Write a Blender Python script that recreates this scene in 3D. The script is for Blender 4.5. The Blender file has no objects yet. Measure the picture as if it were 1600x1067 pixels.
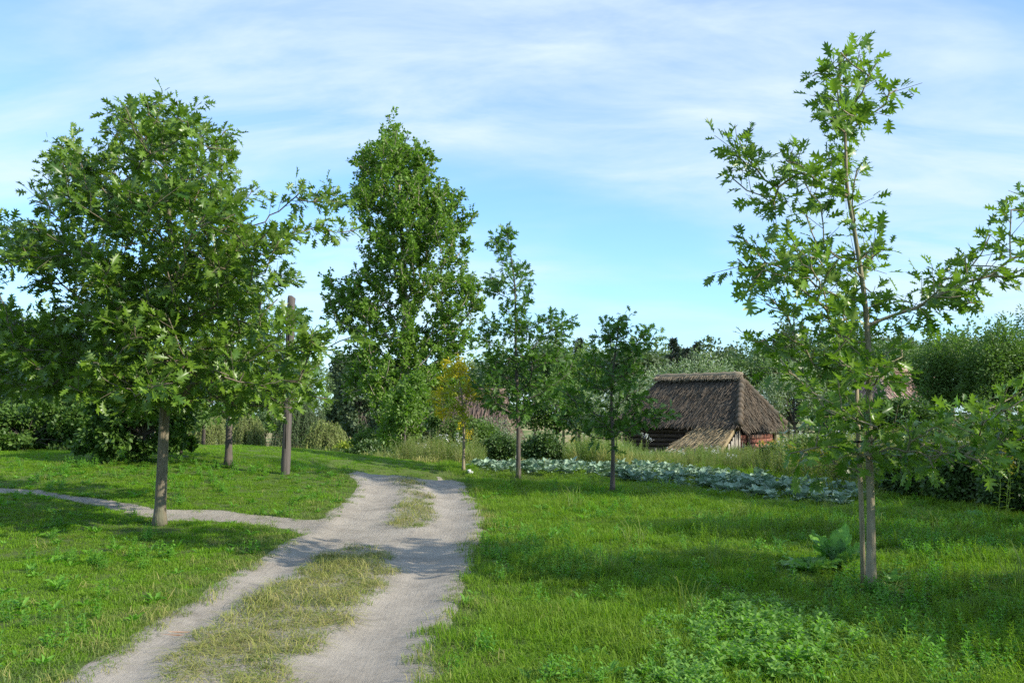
import bpy, math
import numpy as np
from mathutils import Matrix, Vector

rs = np.random.RandomState(7)
sc = bpy.context.scene
COL = sc.collection
R = math.radians

# ------------------------------------------------------------------ camera
FPX = 1400.0                       # focal length in pixels of the 1600 px wide photograph
PITCH = math.atan((640 - 533.5) / FPX)
CAMZ = 1.6
cam_d = bpy.data.cameras.new('camera')
cam = bpy.data.objects.new('camera', cam_d)
COL.objects.link(cam)
cam.location = (0, 0, CAMZ)
cam.rotation_euler = (math.pi / 2 + PITCH, 0, 0)
cam_d.sensor_width = 36
cam_d.lens = FPX / 1600 * 36
cam_d.clip_start = 0.05
cam_d.clip_end = 3000
sc.camera = cam

# ------------------------------------------------------------------ light
SUN_EL, SUN_AZ_BEHIND = 28.5, 25.0      # sun to the right of the camera and a little behind it
sdir = Vector((math.cos(R(SUN_EL)) * math.cos(R(SUN_AZ_BEHIND)),
               -math.cos(R(SUN_EL)) * math.sin(R(SUN_AZ_BEHIND)), math.sin(R(SUN_EL))))
sun_d = bpy.data.lights.new('sun', 'SUN')
sun_d.energy = 5.0
sun_d.angle = R(0.53)
sun_d.color = (1.0, 0.93, 0.80)
sun = bpy.data.objects.new('sun', sun_d)
COL.objects.link(sun)
sun.rotation_euler = sdir.to_track_quat('Z', 'Y').to_euler()
sun.location = sdir * 60

world = bpy.data.worlds.new('World')
sc.world = world
world.use_nodes = True
wn, wl = world.node_tree.nodes, world.node_tree.links
wn.clear()
def N(tree, typ, **kw):
    n = tree.nodes.new(typ)
    for k, v in kw.items():
        if k == 'inp':
            for kk, vv in v.items():
                n.inputs[kk].default_value = vv
        else:
            setattr(n, k, v)
    return n
def L(tree, a, ao, b, bi):
    tree.links.new(a.outputs[ao], b.inputs[bi])
wt = world.node_tree
sky = N(wt, 'ShaderNodeTexSky', sky_type='NISHITA')
sky.sun_disc = False
sky.sun_elevation = R(SUN_EL)
sky.sun_rotation = math.atan2(sdir.x, sdir.y)
sky.altitude = 100; sky.air_density = 1.0; sky.dust_density = 0.6; sky.ozone_density = 1.6
tc = N(wt, 'ShaderNodeTexCoord')
sep = N(wt, 'ShaderNodeSeparateXYZ')
L(wt, tc, 'Generated', sep, 0)
zz = N(wt, 'ShaderNodeMath', operation='MAXIMUM', inp={1: 0.0}); L(wt, sep, 2, zz, 0)
za = N(wt, 'ShaderNodeMath', operation='ADD', inp={1: 0.34}); L(wt, zz, 0, za, 0)
dx = N(wt, 'ShaderNodeMath', operation='DIVIDE'); L(wt, sep, 0, dx, 0); L(wt, za, 0, dx, 1)
dy = N(wt, 'ShaderNodeMath', operation='DIVIDE'); L(wt, sep, 1, dy, 0); L(wt, za, 0, dy, 1)
cmb = N(wt, 'ShaderNodeCombineXYZ'); L(wt, dx, 0, cmb, 0); L(wt, dy, 0, cmb, 1)
mp = N(wt, 'ShaderNodeMapping'); mp.inputs['Rotation'].default_value = (0, 0, R(52)); mp.inputs['Scale'].default_value = (0.62, 1.7, 1)
mp.inputs['Location'].default_value = (3.3, 1.2, 0)
L(wt, cmb, 0, mp, 0)
n1 = N(wt, 'ShaderNodeTexNoise', inp={'Scale': 0.9, 'Detail': 7.0, 'Roughness': 0.5, 'Distortion': 0.3}); L(wt, mp, 0, n1, 'Vector')
n2 = N(wt, 'ShaderNodeTexNoise', inp={'Scale': 3.4, 'Detail': 8.0, 'Roughness': 0.6, 'Distortion': 0.4}); L(wt, mp, 0, n2, 'Vector')
r1 = N(wt, 'ShaderNodeMapRange', inp={1: 0.39, 2: 0.57, 3: 0.0, 4: 1.0}); r1.interpolation_type = 'SMOOTHSTEP'; L(wt, n1, 0, r1, 0)
r2 = N(wt, 'ShaderNodeMapRange', inp={1: 0.33, 2: 0.66, 3: 0.22, 4: 1.0}); L(wt, n2, 0, r2, 0)
cm = N(wt, 'ShaderNodeMath', operation='MULTIPLY'); L(wt, r1, 0, cm, 0); L(wt, r2, 0, cm, 1)
cm2 = N(wt, 'ShaderNodeMapRange', inp={1: 0.0, 2: 1.0, 3: 0.12, 4: 0.9}); L(wt, cm, 0, cm2, 0)
mixc = N(wt, 'ShaderNodeMix', data_type='RGBA')
L(wt, cm2, 0, mixc, 0)
tint = N(wt, 'ShaderNodeMix', data_type='RGBA', blend_type='MULTIPLY'); tint.inputs[0].default_value = 1; tint.inputs[7].default_value = (.80, 1.22, 1.72, 1)
L(wt, sky, 0, tint, 6); L(wt, tint, 2, mixc, 6)
mixc.inputs[7].default_value = (4.5, 5.3, 5.75, 1)
bg = N(wt, 'ShaderNodeBackground', inp={'Strength': 0.13})
L(wt, mixc, 2, bg, 0)
wo = N(wt, 'ShaderNodeOutputWorld'); L(wt, bg, 0, wo, 0)

sc.view_settings.view_transform = 'Standard'
sc.view_settings.look = 'None'
sc.view_settings.exposure = 0.55
sc.view_settings.gamma = 1.0
sc.view_settings.use_curve_mapping = False
sc.render.engine = 'CYCLES'
sc.cycles.use_denoising = False
sc.cycles.max_bounces = 6
sc.cycles.diffuse_bounces = 3
sc.cycles.glossy_bounces = 2
sc.cycles.transmission_bounces = 4
sc.cycles.caustics_reflective = False
sc.cycles.caustics_refractive = False

# ------------------------------------------------------------------ maths helpers
def sm(a, b, t):
    t = np.clip((np.asarray(t, float) - a) / (b - a), 0, 1)
    return t * t * (3 - 2 * t)
_tab = np.random.RandomState(3).rand(256, 256)
def vnoise(x, y):
    x = np.asarray(x, float); y = np.asarray(y, float)
    xi = np.floor(x).astype(int); yi = np.floor(y).astype(int)
    fx = x - xi; fy = y - yi
    fx = fx * fx * (3 - 2 * fx); fy = fy * fy * (3 - 2 * fy)
    a = _tab[xi % 256, yi % 256]; b = _tab[(xi + 1) % 256, yi % 256]
    c = _tab[xi % 256, (yi + 1) % 256]; d = _tab[(xi + 1) % 256, (yi + 1) % 256]
    return (a * (1 - fx) + b * fx) * (1 - fy) + (c * (1 - fx) + d * fx) * fy
def fbm(x, y, o=4):
    s = 0; a = .5; t = 0
    for k in range(o):
        s = s + a * vnoise(x * 2 ** k + 17.3 * k, y * 2 ** k + 5.1 * k); t += a; a *= .5
    return s / t - .5
def H0(x, y):
    x = np.asarray(x, float); y = np.asarray(y, float)
    z = 0.65 * sm(0, 8, -x) * sm(8, 22, y)
    z = z + 0.2 * np.exp(-((x + 2.2) / 2.5) ** 2 - ((y - 17.8) / 1.6) ** 2)
    z = z - 0.28 * np.exp(-((y - 21.2) / 0.95) ** 2) * sm(-5.2, -4.0, x) * (1 - sm(0.2, 1.6, x))
    yc = 24 + 3 * sm(-1, 5, x)
    dd = np.maximum(y - yc, 0)
    z = z - 5 * (1 - np.exp(-dd / 50.)) * (dd / (dd + 2.0))
    z = z + 0.10 * fbm(x * .35, y * .35, 3) * sm(3, 10, y) + 3.0 * fbm(x * .012, y * .012, 2) * sm(90, 220, y)
    return z
def P(u, v, d):
    cx = (u - 800) / FPX; cy = (533.5 - v) / FPX
    dy_ = math.cos(PITCH) - cy * math.sin(PITCH); dz = math.sin(PITCH) + cy * math.cos(PITCH)
    k = d / dy_
    return np.array([cx * k, d, CAMZ + dz * k])
def G(u, v, start=3.5):
    d = start
    while d < 400:
        p = P(u, v, d)
        if p[2] <= H0(p[0], p[1]): break
        d += 0.05 if d < 60 else .5
    return np.array([p[0], p[1]])
def GP(pts): return np.array([G(u, v) for u, v in pts])
def sdpoly(px, py, poly):
    """signed distance, positive inside"""
    px = np.asarray(px, float); py = np.asarray(py, float)
    n = len(poly); best = np.full(px.shape, 1e9); ins = np.zeros(px.shape, bool)
    for i in range(n):
        ax, ay = poly[i]; bx, by = poly[(i + 1) % n]
        ex, ey = bx - ax, by - ay
        t = np.clip(((px - ax) * ex + (py - ay) * ey) / (ex * ex + ey * ey + 1e-12), 0, 1)
        best = np.minimum(best, (px - ax - t * ex) ** 2 + (py - ay - t * ey) ** 2)
        if abs(by - ay) > 1e-12:
            c = ((ay > py) != (by > py)) & (px < (bx - ax) * (py - ay) / (by - ay) + ax)
            ins ^= c
    d = np.sqrt(best)
    return np.where(ins, d, -d)

# ------------------------------------------------------------------ areas on the ground
TRACK = np.vstack([GP([(60, 1090), (230, 985), (330, 930), (420, 870), (478, 836), (505, 812), (552, 778), (563, 762), (556, 750)]),
                   [[-3.3, 19.2], [-3.4, 20.2], [-3.1, 21.2], [-1.8, 21.3], [-1.2, 20.2]],
                   GP([(685, 746), (722, 763), (742, 790), (745, 840), (712, 920), (668, 1000), (645, 1090)])])
TRACK = np.vstack([[[-2.4, 2.2]], TRACK, [[-0.3, 2.2]]])
STRIP1 = np.vstack([[[-1.95, 2.2], [-1.98, 4.4]], GP([(262, 1080), (315, 1010), (400, 948), (480, 888), (520, 868), (562, 856), (598, 868), (596, 895), (560, 935), (500, 985), (440, 1040), (428, 1080)]), [[-1.2, 4.0], [-1.1, 2.2]]])
STRIP2 = GP([(618, 820), (645, 827), (672, 812), (664, 785), (656, 766), (640, 762), (632, 790)])
STRIP3 = GP([(634, 764), (652, 764), (645, 746), (618, 743)])
FOOT = np.vstack([[[-13.5, 14.6]], GP([(0, 762), (60, 765), (130, 775), (250, 795), (330, 797), (420, 806), (478, 812), (520, 812), (500, 838), (470, 836), (420, 822), (330, 813), (250, 815), (200, 802), (100, 781), (30, 772), (0, 770)]), [[-13.5, 14.0]]])
CABB = GP([(742, 731), (800, 729), (900, 729), (1000, 733), (1100, 741), (1200, 752), (1340, 768), (1350, 797), (1270, 795), (1200, 783), (1140, 776), (1080, 766), (1010, 757), (940, 749), (850, 741), (742, 737)])
NETTLE = GP([(1050, 990), (1110, 958), (1210, 950), (1290, 970), (1380, 1000), (1410, 1030), (1390, 1090), (1040, 1100), (1000, 1050)])

def track_fields(x, y):
    w = 0.28 * fbm(x * 1.6, y * 1.6, 4)
    w2 = 0.02 + 0.26 * fbm(x * 2.3 + 40, y * 2.3, 4)
    tr = sdpoly(x, y, TRACK) + w
    st = np.maximum(np.maximum(sdpoly(x, y, STRIP1), sdpoly(x, y, STRIP2)), sdpoly(x, y, STRIP3)) + w2
    ft = sdpoly(x, y, FOOT) + 0.7 * w
    return tr, st, ft
def H(x, y, tf=None):
    x = np.asarray(x, float); y = np.asarray(y, float)
    z = H0(x, y)
    tr, st, ft = track_fields(x, y) if tf is None else tf
    bare = np.minimum(tr, -st)
    z = z - 0.045 * sm(-0.02, 0.35, bare) + 0.02 * fbm(x * 2.2, y * 2.2, 3) * sm(0.0, .3, bare) + .012 * fbm(x * 9, y * 4.5, 3) * sm(0, .2, bare)
    z = z - 0.03 * sm(0, .25, ft)
    return z

# ------------------------------------------------------------------ mesh helpers
def mesh_np(name, V, faces, var=None, smooth=False, mats=()):
    """V (n,3); faces: list of int arrays (m,k)"""
    me = bpy.data.meshes.new(name)
    V = np.asarray(V, np.float32)
    fl = [np.asarray(f, np.int32) for f in faces if len(f)]
    loops = np.concatenate([f.ravel() for f in fl])
    sizes = np.concatenate([np.full(len(f), f.shape[1], np.int32) for f in fl])
    me.vertices.add(len(V)); me.vertices.foreach_set('co', V.ravel())
    me.loops.add(len(loops)); me.loops.foreach_set('vertex_index', loops)
    me.polygons.add(len(sizes))
    st = np.concatenate([[0], np.cumsum(sizes)[:-1]]).astype(np.int32)
    me.polygons.foreach_set('loop_start', st)
    me.polygons.foreach_set('loop_total', sizes)
    if var is not None:
        a = me.attributes.new('var', 'FLOAT', 'POINT'); a.data.foreach_set('value', np.asarray(var, np.float32))
    for m in mats: me.materials.append(m)
    me.update(calc_edges=True)
    if smooth: me.polygons.foreach_set('use_smooth', np.ones(len(sizes), bool))
    return me
def link(name, me, parent=None, loc=None):
    o = bpy.data.objects.new(name, me); COL.objects.link(o)
    if loc is not None: o.location = loc
    if parent is not None: o.parent = parent
    return o
def tag(o, label=None, cat=None, group=None, kind=None):
    if label: o['label'] = label
    if cat: o['category'] = cat
    if group: o['group'] = group
    if kind: o['kind'] = kind
    return o
def empty(name, loc, label, cat, group=None, rz=0):
    o = bpy.data.objects.new(name, None); COL.objects.link(o)
    o.location = [float(q) for q in loc]; o.rotation_euler = (0, 0, rz); o.empty_display_size = .2
    return tag(o, label, cat, group)
class MB:
    """collects geometry for one mesh"""
    def __init__(s): s.v = []; s.f = {}; s.n = 0; s.var = []
    def add(s, V, faces, var=0.5):
        V = np.asarray(V, float)
        s.v.append(V)
        for f in faces:
            f = np.asarray(f, int)
            if len(f): s.f.setdefault(f.shape[1], []).append(f + s.n)
        s.n += len(V); s.var.append(np.broadcast_to(np.asarray(var, float), (len(V),)))
    def mesh(s, name, mats, smooth=False):
        return mesh_np(name, np.vstack(s.v), [np.vstack(q) for q in s.f.values()], np.concatenate(s.var), smooth, mats)
    def box(s, c, size, ax=None, var=.5):
        c = np.asarray(c, float); h = np.asarray(size, float) / 2
        ax = np.eye(3) if ax is None else np.asarray(ax, float)
        sg = np.array([[-1, -1, -1], [1, -1, -1], [1, 1, -1], [-1, 1, -1], [-1, -1, 1], [1, -1, 1], [1, 1, 1], [-1, 1, 1]])
        s.add(c + (sg * h) @ ax, [[[0, 3, 2, 1], [4, 5, 6, 7], [0, 1, 5, 4], [1, 2, 6, 5], [2, 3, 7, 6], [3, 0, 4, 7]]], var)
    def tube(s, pts, rad, k=6, var=.5, cap=True):
        pts = np.asarray(pts, float); rad = np.broadcast_to(np.asarray(rad, float), (len(pts),))
        T = np.gradient(pts, axis=0); T /= np.linalg.norm(T, axis=1)[:, None] + 1e-9
        up = np.array([0.13, 0.99, 0.02]) if abs(T[0][2]) > .6 else np.array([0, 0, 1.])
        A = np.cross(T, up); A /= np.linalg.norm(A, axis=1)[:, None] + 1e-9
        B = np.cross(A, T)
        an = np.arange(k) / k * 2 * math.pi
        ring = pts[:, None, :] + rad[:, None, None] * (np.cos(an)[None, :, None] * A[:, None, :] + np.sin(an)[None, :, None] * B[:, None, :])
        V = ring.reshape(-1, 3); n = len(pts)
        i = np.arange(n - 1)[:, None] * k + np.arange(k)[None, :]
        j = np.arange(n - 1)[:, None] * k + (np.arange(k)[None, :] + 1) % k
        F4 = np.stack([i, j, j + k, i + k], -1).reshape(-1, 4)
        fs = [F4]
        if cap and k > 2:
            fs.append(np.array([np.arange(k)[::-1]])); fs.append(np.array([np.arange(k) + (n - 1) * k]))
        s.add(V, fs, var)

def norm(a): return a / (np.linalg.norm(a, axis=-1, keepdims=True) + 1e-9)
def frames(D, U):
    D = norm(D); S = norm(np.cross(U, D)); Nn = np.cross(D, S)
    return np.stack([D, S, Nn], axis=1)          # rows = local axes
def inst_np(T, TF, pos, Fr, s):
    """T template (k,3), TF list of faces; pos (n,3) Fr (n,3,3) s (n)"""
    n, k = len(pos), len(T)
    V = np.einsum('kj,njm->nkm', T, Fr) * s[:, None, None] + pos[:, None, :]
    faces = [(np.asarray(f)[None] + (np.arange(n) * k)[:, None, None]).reshape(-1, np.asarray(f).shape[1]) for f in TF]
    return V.reshape(-1, 3), faces

# ------------------------------------------------------------------ leaf templates (x along midrib, y across, z normal)
def oak_template(kind=0):
    bx = [0.0, .13, .27, .46, .66, .84, 1.0]
    bw = [.012, .045, .085, .10, .10, .055, 0.0]
    lob = [[(.15, .17)], [(.38, .33)], [(.60, .26), (.70, .38)], [(.90, .22)]]
    if kind == 1: lob = [[(.20, .13)], [(.42, .28)], [(.62, .22), (.74, .30)], [(.92, .16)]]
    if kind == 2: lob = [[(.12, .20)], [(.30, .27), (.42, .37)], [(.56, .30), (.72, .42)], [(.94, .26)]]
    V = [(0, 0), (.35, 0), (.7, 0), (1, 0)]; tri = []
    Z = [0, 0, 0, 0]
    for s in (1, -1):
        b = len(V)
        for x, w in zip(bx[:-1], bw[:-1]): V.append((x, s * w))
        q = [b + i for i in range(6)]
        body = [(0, q[1], q[0]), (0, q[2], q[1]), (0, 1, q[2]), (1, q[3], q[2]), (1, q[4], q[3]), (1, 2, q[4]), (2, q[5], q[4]), (2, 3, q[5])]
        for i, ap in enumerate(lob):
            v1, v2 = q[i + 1], q[i + 2]
            ids = []
            for a in ap: ids.append(len(V)); V.append((a[0], s * a[1]))
            if len(ids) == 1: body.append((v1, v2, ids[0]))
            else: body += [(v1, v2, ids[0]), (v2, ids[1], ids[0])]
        for t in body: tri.append(t if s > 0 else t[::-1])
    V = np.array(V, float)
    z = 0.30 * np.abs(V[:, 1]) - 0.16 * V[:, 0] ** 2 + 0.05 * np.sin(V[:, 0] * 9 + kind) * np.abs(V[:, 1]) * 3
    V3 = np.column_stack([V, z])
    tri = np.array(tri)
    a, b, c = V3[tri[:, 0]], V3[tri[:, 1]], V3[tri[:, 2]]
    nz = np.cross(b - a, c - a)[:, 2]
    tri[nz < 0] = tri[nz < 0][:, ::-1]
    return V3, [tri]
OAK = [oak_template(k) for k in range(3)]
def rhomb(w=.5, bend=.12):
    V = np.array([[0, 0, 0], [.45, w / 2, .05], [1, 0, -bend], [.45, -w / 2, .05]])
    return V, [np.array([[0, 2, 1], [0, 3, 2]])]
def oval(w=.5, bend=.15):
    V = np.array([[0, 0, 0], [.25, w * .38, .03], [.6, w * .45, .02], [1, 0, -bend], [.6, -w * .45, .02], [.25, -w * .38, .03], [.5, 0, -.03]])
    F = [[0, 6, 1], [1, 6, 2], [2, 6, 3], [3, 6, 4], [4, 6, 5], [5, 6, 0]]
    return V, [np.array(F)[:, ::-1]]
SMALL = rhomb(.75, .1); NARROW = rhomb(.24, .2); OVAL = oval(.62); OVALN = oval(.36)

# ------------------------------------------------------------------ materials
MATS = {}
def leaf_mat(name, a, b, back=None, trans=.35, rough=.5, patch=None, patch_scale=.6, tcol=None, spec=.35):
    m = bpy.data.materials.new(name); m.use_nodes = True; t = m.node_tree; t.nodes.clear()
    at = N(t, 'ShaderNodeAttribute', attribute_name='var')
    oi = N(t, 'ShaderNodeObjectInfo')
    ad = N(t, 'ShaderNodeMath', operation='ADD'); L(t, at, 'Fac', ad, 0); L(t, oi, 'Random', ad, 1)
    fr = N(t, 'ShaderNodeMath', operation='PINGPONG', inp={1: 1.0}); L(t, ad, 0, fr, 0)
    mx = N(t, 'ShaderNodeMix', data_type='RGBA'); mx.inputs[6].default_value = (*a, 1); mx.inputs[7].default_value = (*b, 1)
    L(t, fr, 0, mx, 0); out = (mx, 2)
    if patch:
        ge0 = N(t, 'ShaderNodeNewGeometry')
        nz = N(t, 'ShaderNodeTexNoise', inp={'Scale': patch_scale, 'Detail': 3.0}); L(t, ge0, 'Position', nz, 'Vector')
        rr = N(t, 'ShaderNodeMapRange', inp={1: .42, 2: .62, 3: 0., 4: .75}); L(t, nz, 0, rr, 0)
        m3 = N(t, 'ShaderNodeMix', data_type='RGBA'); L(t, rr, 0, m3, 0); L(t, out[0], out[1], m3, 6); m3.inputs[7].default_value = (*patch, 1); out = (m3, 2)
    if back:
        ge = N(t, 'ShaderNodeNewGeometry')
        m2 = N(t, 'ShaderNodeMix', data_type='RGBA'); L(t, ge, 'Backfacing', m2, 0); L(t, out[0], out[1], m2, 6); m2.inputs[7].default_value = (*back, 1); out = (m2, 2)
    pb = N(t, 'ShaderNodeBsdfPrincipled', inp={'Roughness': rough, 'Specular IOR Level': spec}); L(t, out[0], out[1], pb, 'Base Color')
    tr = N(t, 'ShaderNodeBsdfTranslucent')
    tm = N(t, 'ShaderNodeMix', data_type='RGBA', blend_type='MULTIPLY'); tm.inputs[0].default_value = 1
    L(t, out[0], out[1], tm, 6); tm.inputs[7].default_value = (*(tcol or (1.5, 1.9, .5)), 1)
    L(t, tm, 2, tr, 0)
    ms = N(t, 'ShaderNodeMixShader', inp={0: trans}); L(t, pb, 0, ms, 1); L(t, tr, 0, ms, 2)
    o = N(t, 'ShaderNodeOutputMaterial'); L(t, ms, 0, o, 0)
    MATS[name] = m
    return m
def solid_mat(name, a, b, scale=8, stretch=(1, 1, 1), rough=.85, bump=.4, bscale=None, c=None, coord='Object', dist=.02):
    m = bpy.data.materials.new(name); m.use_nodes = True; t = m.node_tree; t.nodes.clear()
    tcn = N(t, 'ShaderNodeTexCoord'); mpn = N(t, 'ShaderNodeMapping'); mpn.inputs['Scale'].default_value = stretch; L(t, tcn, coord, mpn, 0)
    nz = N(t, 'ShaderNodeTexNoise', inp={'Scale': scale, 'Detail': 8.0, 'Roughness': .6}); L(t, mpn, 0, nz, 'Vector')
    rr = N(t, 'ShaderNodeMapRange', inp={1: .33, 2: .67}); L(t, nz, 0, rr, 0)
    mx = N(t, 'ShaderNodeMix', data_type='RGBA'); L(t, rr, 0, mx, 0); mx.inputs[6].default_value = (*a, 1); mx.inputs[7].default_value = (*b, 1); out = (mx, 2)
    if c:
        n3 = N(t, 'ShaderNodeTexNoise', inp={'Scale': scale * .13, 'Detail': 4.0}); L(t, mpn, 0, n3, 'Vector')
        r3 = N(t, 'ShaderNodeMapRange', inp={1: .45, 2: .62}); L(t, n3, 0, r3, 0)
        m3 = N(t, 'ShaderNodeMix', data_type='RGBA'); L(t, r3, 0, m3, 0); L(t, mx, 2, m3, 6); m3.inputs[7].default_value = (*c, 1); out = (m3, 2)
    at = N(t, 'ShaderNodeAttribute', attribute_name='var')
    oi = N(t, 'ShaderNodeObjectInfo'); ad = N(t, 'ShaderNodeMath', operation='ADD'); L(t, at, 'Fac', ad, 0); L(t, oi, 'Random', ad, 1)
    vr = N(t, 'ShaderNodeMapRange', inp={1: 0, 2: 2, 3: .72, 4: 1.28}); L(t, ad, 0, vr, 0)
    hs = N(t, 'ShaderNodeHueSaturation'); L(t, vr, 0, hs, 'Value'); L(t, out[0], out[1], hs, 'Color')
    pb = N(t, 'ShaderNodeBsdfPrincipled', inp={'Roughness': rough, 'Specular IOR Level': .2}); L(t, hs, 0, pb, 'Base Color')
    n2_ = N(t, 'ShaderNodeTexNoise', inp={'Scale': bscale or scale * 2.5, 'Detail': 6.0}); L(t, mpn, 0, n2_, 'Vector')
    bp = N(t, 'ShaderNodeBump', inp={'Strength': bump, 'Distance': dist}); L(t, n2_, 0, bp, 'Height'); L(t, bp, 0, pb, 'Normal')
    o = N(t, 'ShaderNodeOutputMaterial'); L(t, pb, 0, o, 0)
    MATS[name] = m
    return m

M_oak = leaf_mat('oak_leaf_green', (.038, .098, .010), (.135, .235, .020), back=(.16, .24, .05), trans=.28, rough=.36, spec=.4)
M_oakL = leaf_mat('oak_leaf_deep_green', (.030, .082, .010), (.125, .21, .018), back=(.13, .20, .04), trans=.26, rough=.36, spec=.4)
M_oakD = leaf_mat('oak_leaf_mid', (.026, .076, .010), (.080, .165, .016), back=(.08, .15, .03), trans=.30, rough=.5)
M_pop = leaf_mat('poplar_leaf', (.070, .145, .016), (.145, .245, .03), back=(.13, .21, .045), trans=.34, rough=.5, spec=.3)
M_yel = leaf_mat('yellowing_leaf', (.40, .40, .02), (.65, .52, .02), trans=.45, rough=.6, patch=(.24, .32, .03), patch_scale=.9, tcol=(1.2, 1.2, .5))
M_wil = leaf_mat('pale_willow_leaf', (.19, .24, .07), (.27, .31, .10), trans=.3, rough=.6)
M_wild = leaf_mat('dark_willow_leaf', (.08, .135, .05), (.13, .19, .075), trans=.25, rough=.6)
M_far = leaf_mat('distant_hazed_leaf', (.060, .098, .045), (.105, .145, .068), trans=.2, rough=.6)  # lightened in the base colour to suggest haze over the distance
M_grey = leaf_mat('grey_green_leaf', (.12, .17, .08), (.20, .26, .13), back=(.22, .27, .17), trans=.25, rough=.5)
M_con = leaf_mat('conifer_needles', (.025, .045, .03), (.05, .07, .045), trans=.1, rough=.7)
M_bush = leaf_mat('bush_leaf', (.07, .13, .03), (.12, .19, .045), trans=.3, rough=.55)
M_bushd = leaf_mat('dark_shrub_leaf', (.038, .080, .020), (.080, .135, .034), trans=.2, rough=.45)
M_vine = leaf_mat('vine_leaf', (.035, .080, .016), (.095, .17, .028), trans=.25, rough=.5, spec=.3)
M_gL = leaf_mat('short_lawn_grass', (.10, .225, .012), (.19, .34, .022), trans=.42, rough=.55, spec=.15, patch=(.17, .27, .03), patch_scale=.8, tcol=(1.3, 1.5, .5))
M_gR = leaf_mat('long_meadow_grass', (.080, .185, .012), (.205, .33, .028), trans=.46, rough=.55, spec=.15, patch=(.18, .265, .035), patch_scale=.9, tcol=(1.3, 1.5, .5))
M_dry = leaf_mat('dry_grass', (.50, .41, .17), (.24, .28, .05), trans=.3, rough=.7, tcol=(1, 1, .7))
M_dull = leaf_mat('trodden_grass', (.13, .20, .03), (.24, .29, .06), trans=.35, rough=.6, patch=(.11, .18, .04), patch_scale=1.5, tcol=(1.2, 1.3, .6))
M_weed = leaf_mat('broad_weed_leaf', (.09, .22, .025), (.16, .33, .04), trans=.38, rough=.45)
M_net = leaf_mat('nettle_leaf', (.12, .24, .04), (.20, .35, .07), trans=.4, rough=.5)
M_cab = leaf_mat('cabbage_leaf', (.13, .21, .135), (.32, .43, .30), back=(.24, .33, .24), trans=.12, rough=.6, tcol=(1, 1.3, .7), spec=.25)
M_bur = leaf_mat('broad_garden_leaf', (.13, .29, .045), (.21, .38, .08), back=(.2, .33, .13), trans=.35, rough=.4)
M_twd = leaf_mat('tall_weed_green', (.10, .17, .04), (.18, .25, .06), trans=.3, rough=.6, patch=(.24, .23, .09), patch_scale=.35)
M_gold = leaf_mat('yellow_flower', (.50, .42, .03), (.62, .44, .02), trans=.2, rough=.7, tcol=(1, 1, .4))
M_wht = leaf_mat('white_flower', (.7, .7, .66), (.8, .8, .75), trans=.2, rough=.7, tcol=(1, 1, 1))
M_ygr = leaf_mat('yellow_green_leaf', (.22, .30, .04), (.32, .36, .05), trans=.3, rough=.6)
M_bark = solid_mat('oak_bark', (.125, .10, .068), (.25, .205, .14), scale=30, stretch=(1, 1, .18), bump=.7, c=(.15, .145, .095))
M_barkr = solid_mat('sunlit_oak_bark', (.19, .155, .095), (.34, .29, .19), scale=30, stretch=(1, 1, .18), bump=.7, c=(.22, .21, .12))  # oak bark in a lighter copy, painting in sun on the shaded trunk
M_barkp = solid_mat('poplar_bark', (.25, .21, .16), (.36, .32, .25), scale=6, stretch=(1, 1, .3), bump=.5)
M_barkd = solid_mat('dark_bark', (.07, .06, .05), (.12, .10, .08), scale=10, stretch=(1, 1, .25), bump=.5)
M_post = solid_mat('weathered_post_wood', (.075, .065, .058), (.14, .12, .105), scale=22, stretch=(1, 1, .06), bump=.6)
M_stake = solid_mat('stake_wood', (.20, .165, .10), (.34, .28, .18), scale=30, stretch=(1, 1, .08), bump=.5)  # lightened so the colour carries sunlight on the stake
M_thatch = solid_mat('thatch_dark', (.070, .053, .038), (.165, .130, .092), scale=26, stretch=(1, 1, .12), rough=.95, bump=.8, c=(.09, .078, .06))
M_thatch2 = solid_mat('thatch_pale', (.13, .105, .07), (.28, .23, .155), scale=26, stretch=(1, 1, .12), rough=.95, bump=.8)
M_thatchl = solid_mat('thatch_golden', (.22, .165, .09), (.44, .35, .21), scale=26, stretch=(1, 1, .12), rough=.95, bump=.8)
M_thatchp = solid_mat('thatch_pinkish', (.36, .24, .18), (.52, .37, .28), scale=10, stretch=(1, 1, .2), rough=.95, bump=.7)
M_thatchb = solid_mat('thatch_brown', (.13, .09, .07), (.21, .155, .12), scale=10, stretch=(1, 1, .2), rough=.95, bump=.7)
M_log = solid_mat('log_brown', (.055, .038, .028), (.125, .085, .058), scale=14, stretch=(.12, .12, 1), bump=.6)
M_red = solid_mat('red_board', (.22, .075, .05), (.34, .15, .105), scale=12, stretch=(.3, .3, 1), bump=.5, c=(.30, .21, .16))
M_plank = solid_mat('grey_plank', (.20, .18, .145), (.37, .335, .275), scale=20, stretch=(1, 1, .1), bump=.5)
M_dark = solid_mat('near_black', (.015, .012, .01), (.03, .024, .02), bump=.1)  # paints the shade inside the barn; also used on small dark parts
M_white = solid_mat('whitewash', (.70, .69, .64), (.80, .79, .75), scale=3, bump=.3)
M_paper = solid_mat('white_paper', (.8, .8, .8), (.85, .85, .84), bump=.05)
M_twig = solid_mat('twig_brown', (.22, .13, .085), (.32, .20, .13), scale=30, bump=.3)
M_stone = solid_mat('stone_grey', (.32, .30, .27), (.5, .48, .44), scale=30, bump=.4)
M_glass = solid_mat('window_pane_dark', (.02, .025, .03), (.03, .035, .04), rough=.15, bump=.02)

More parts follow.
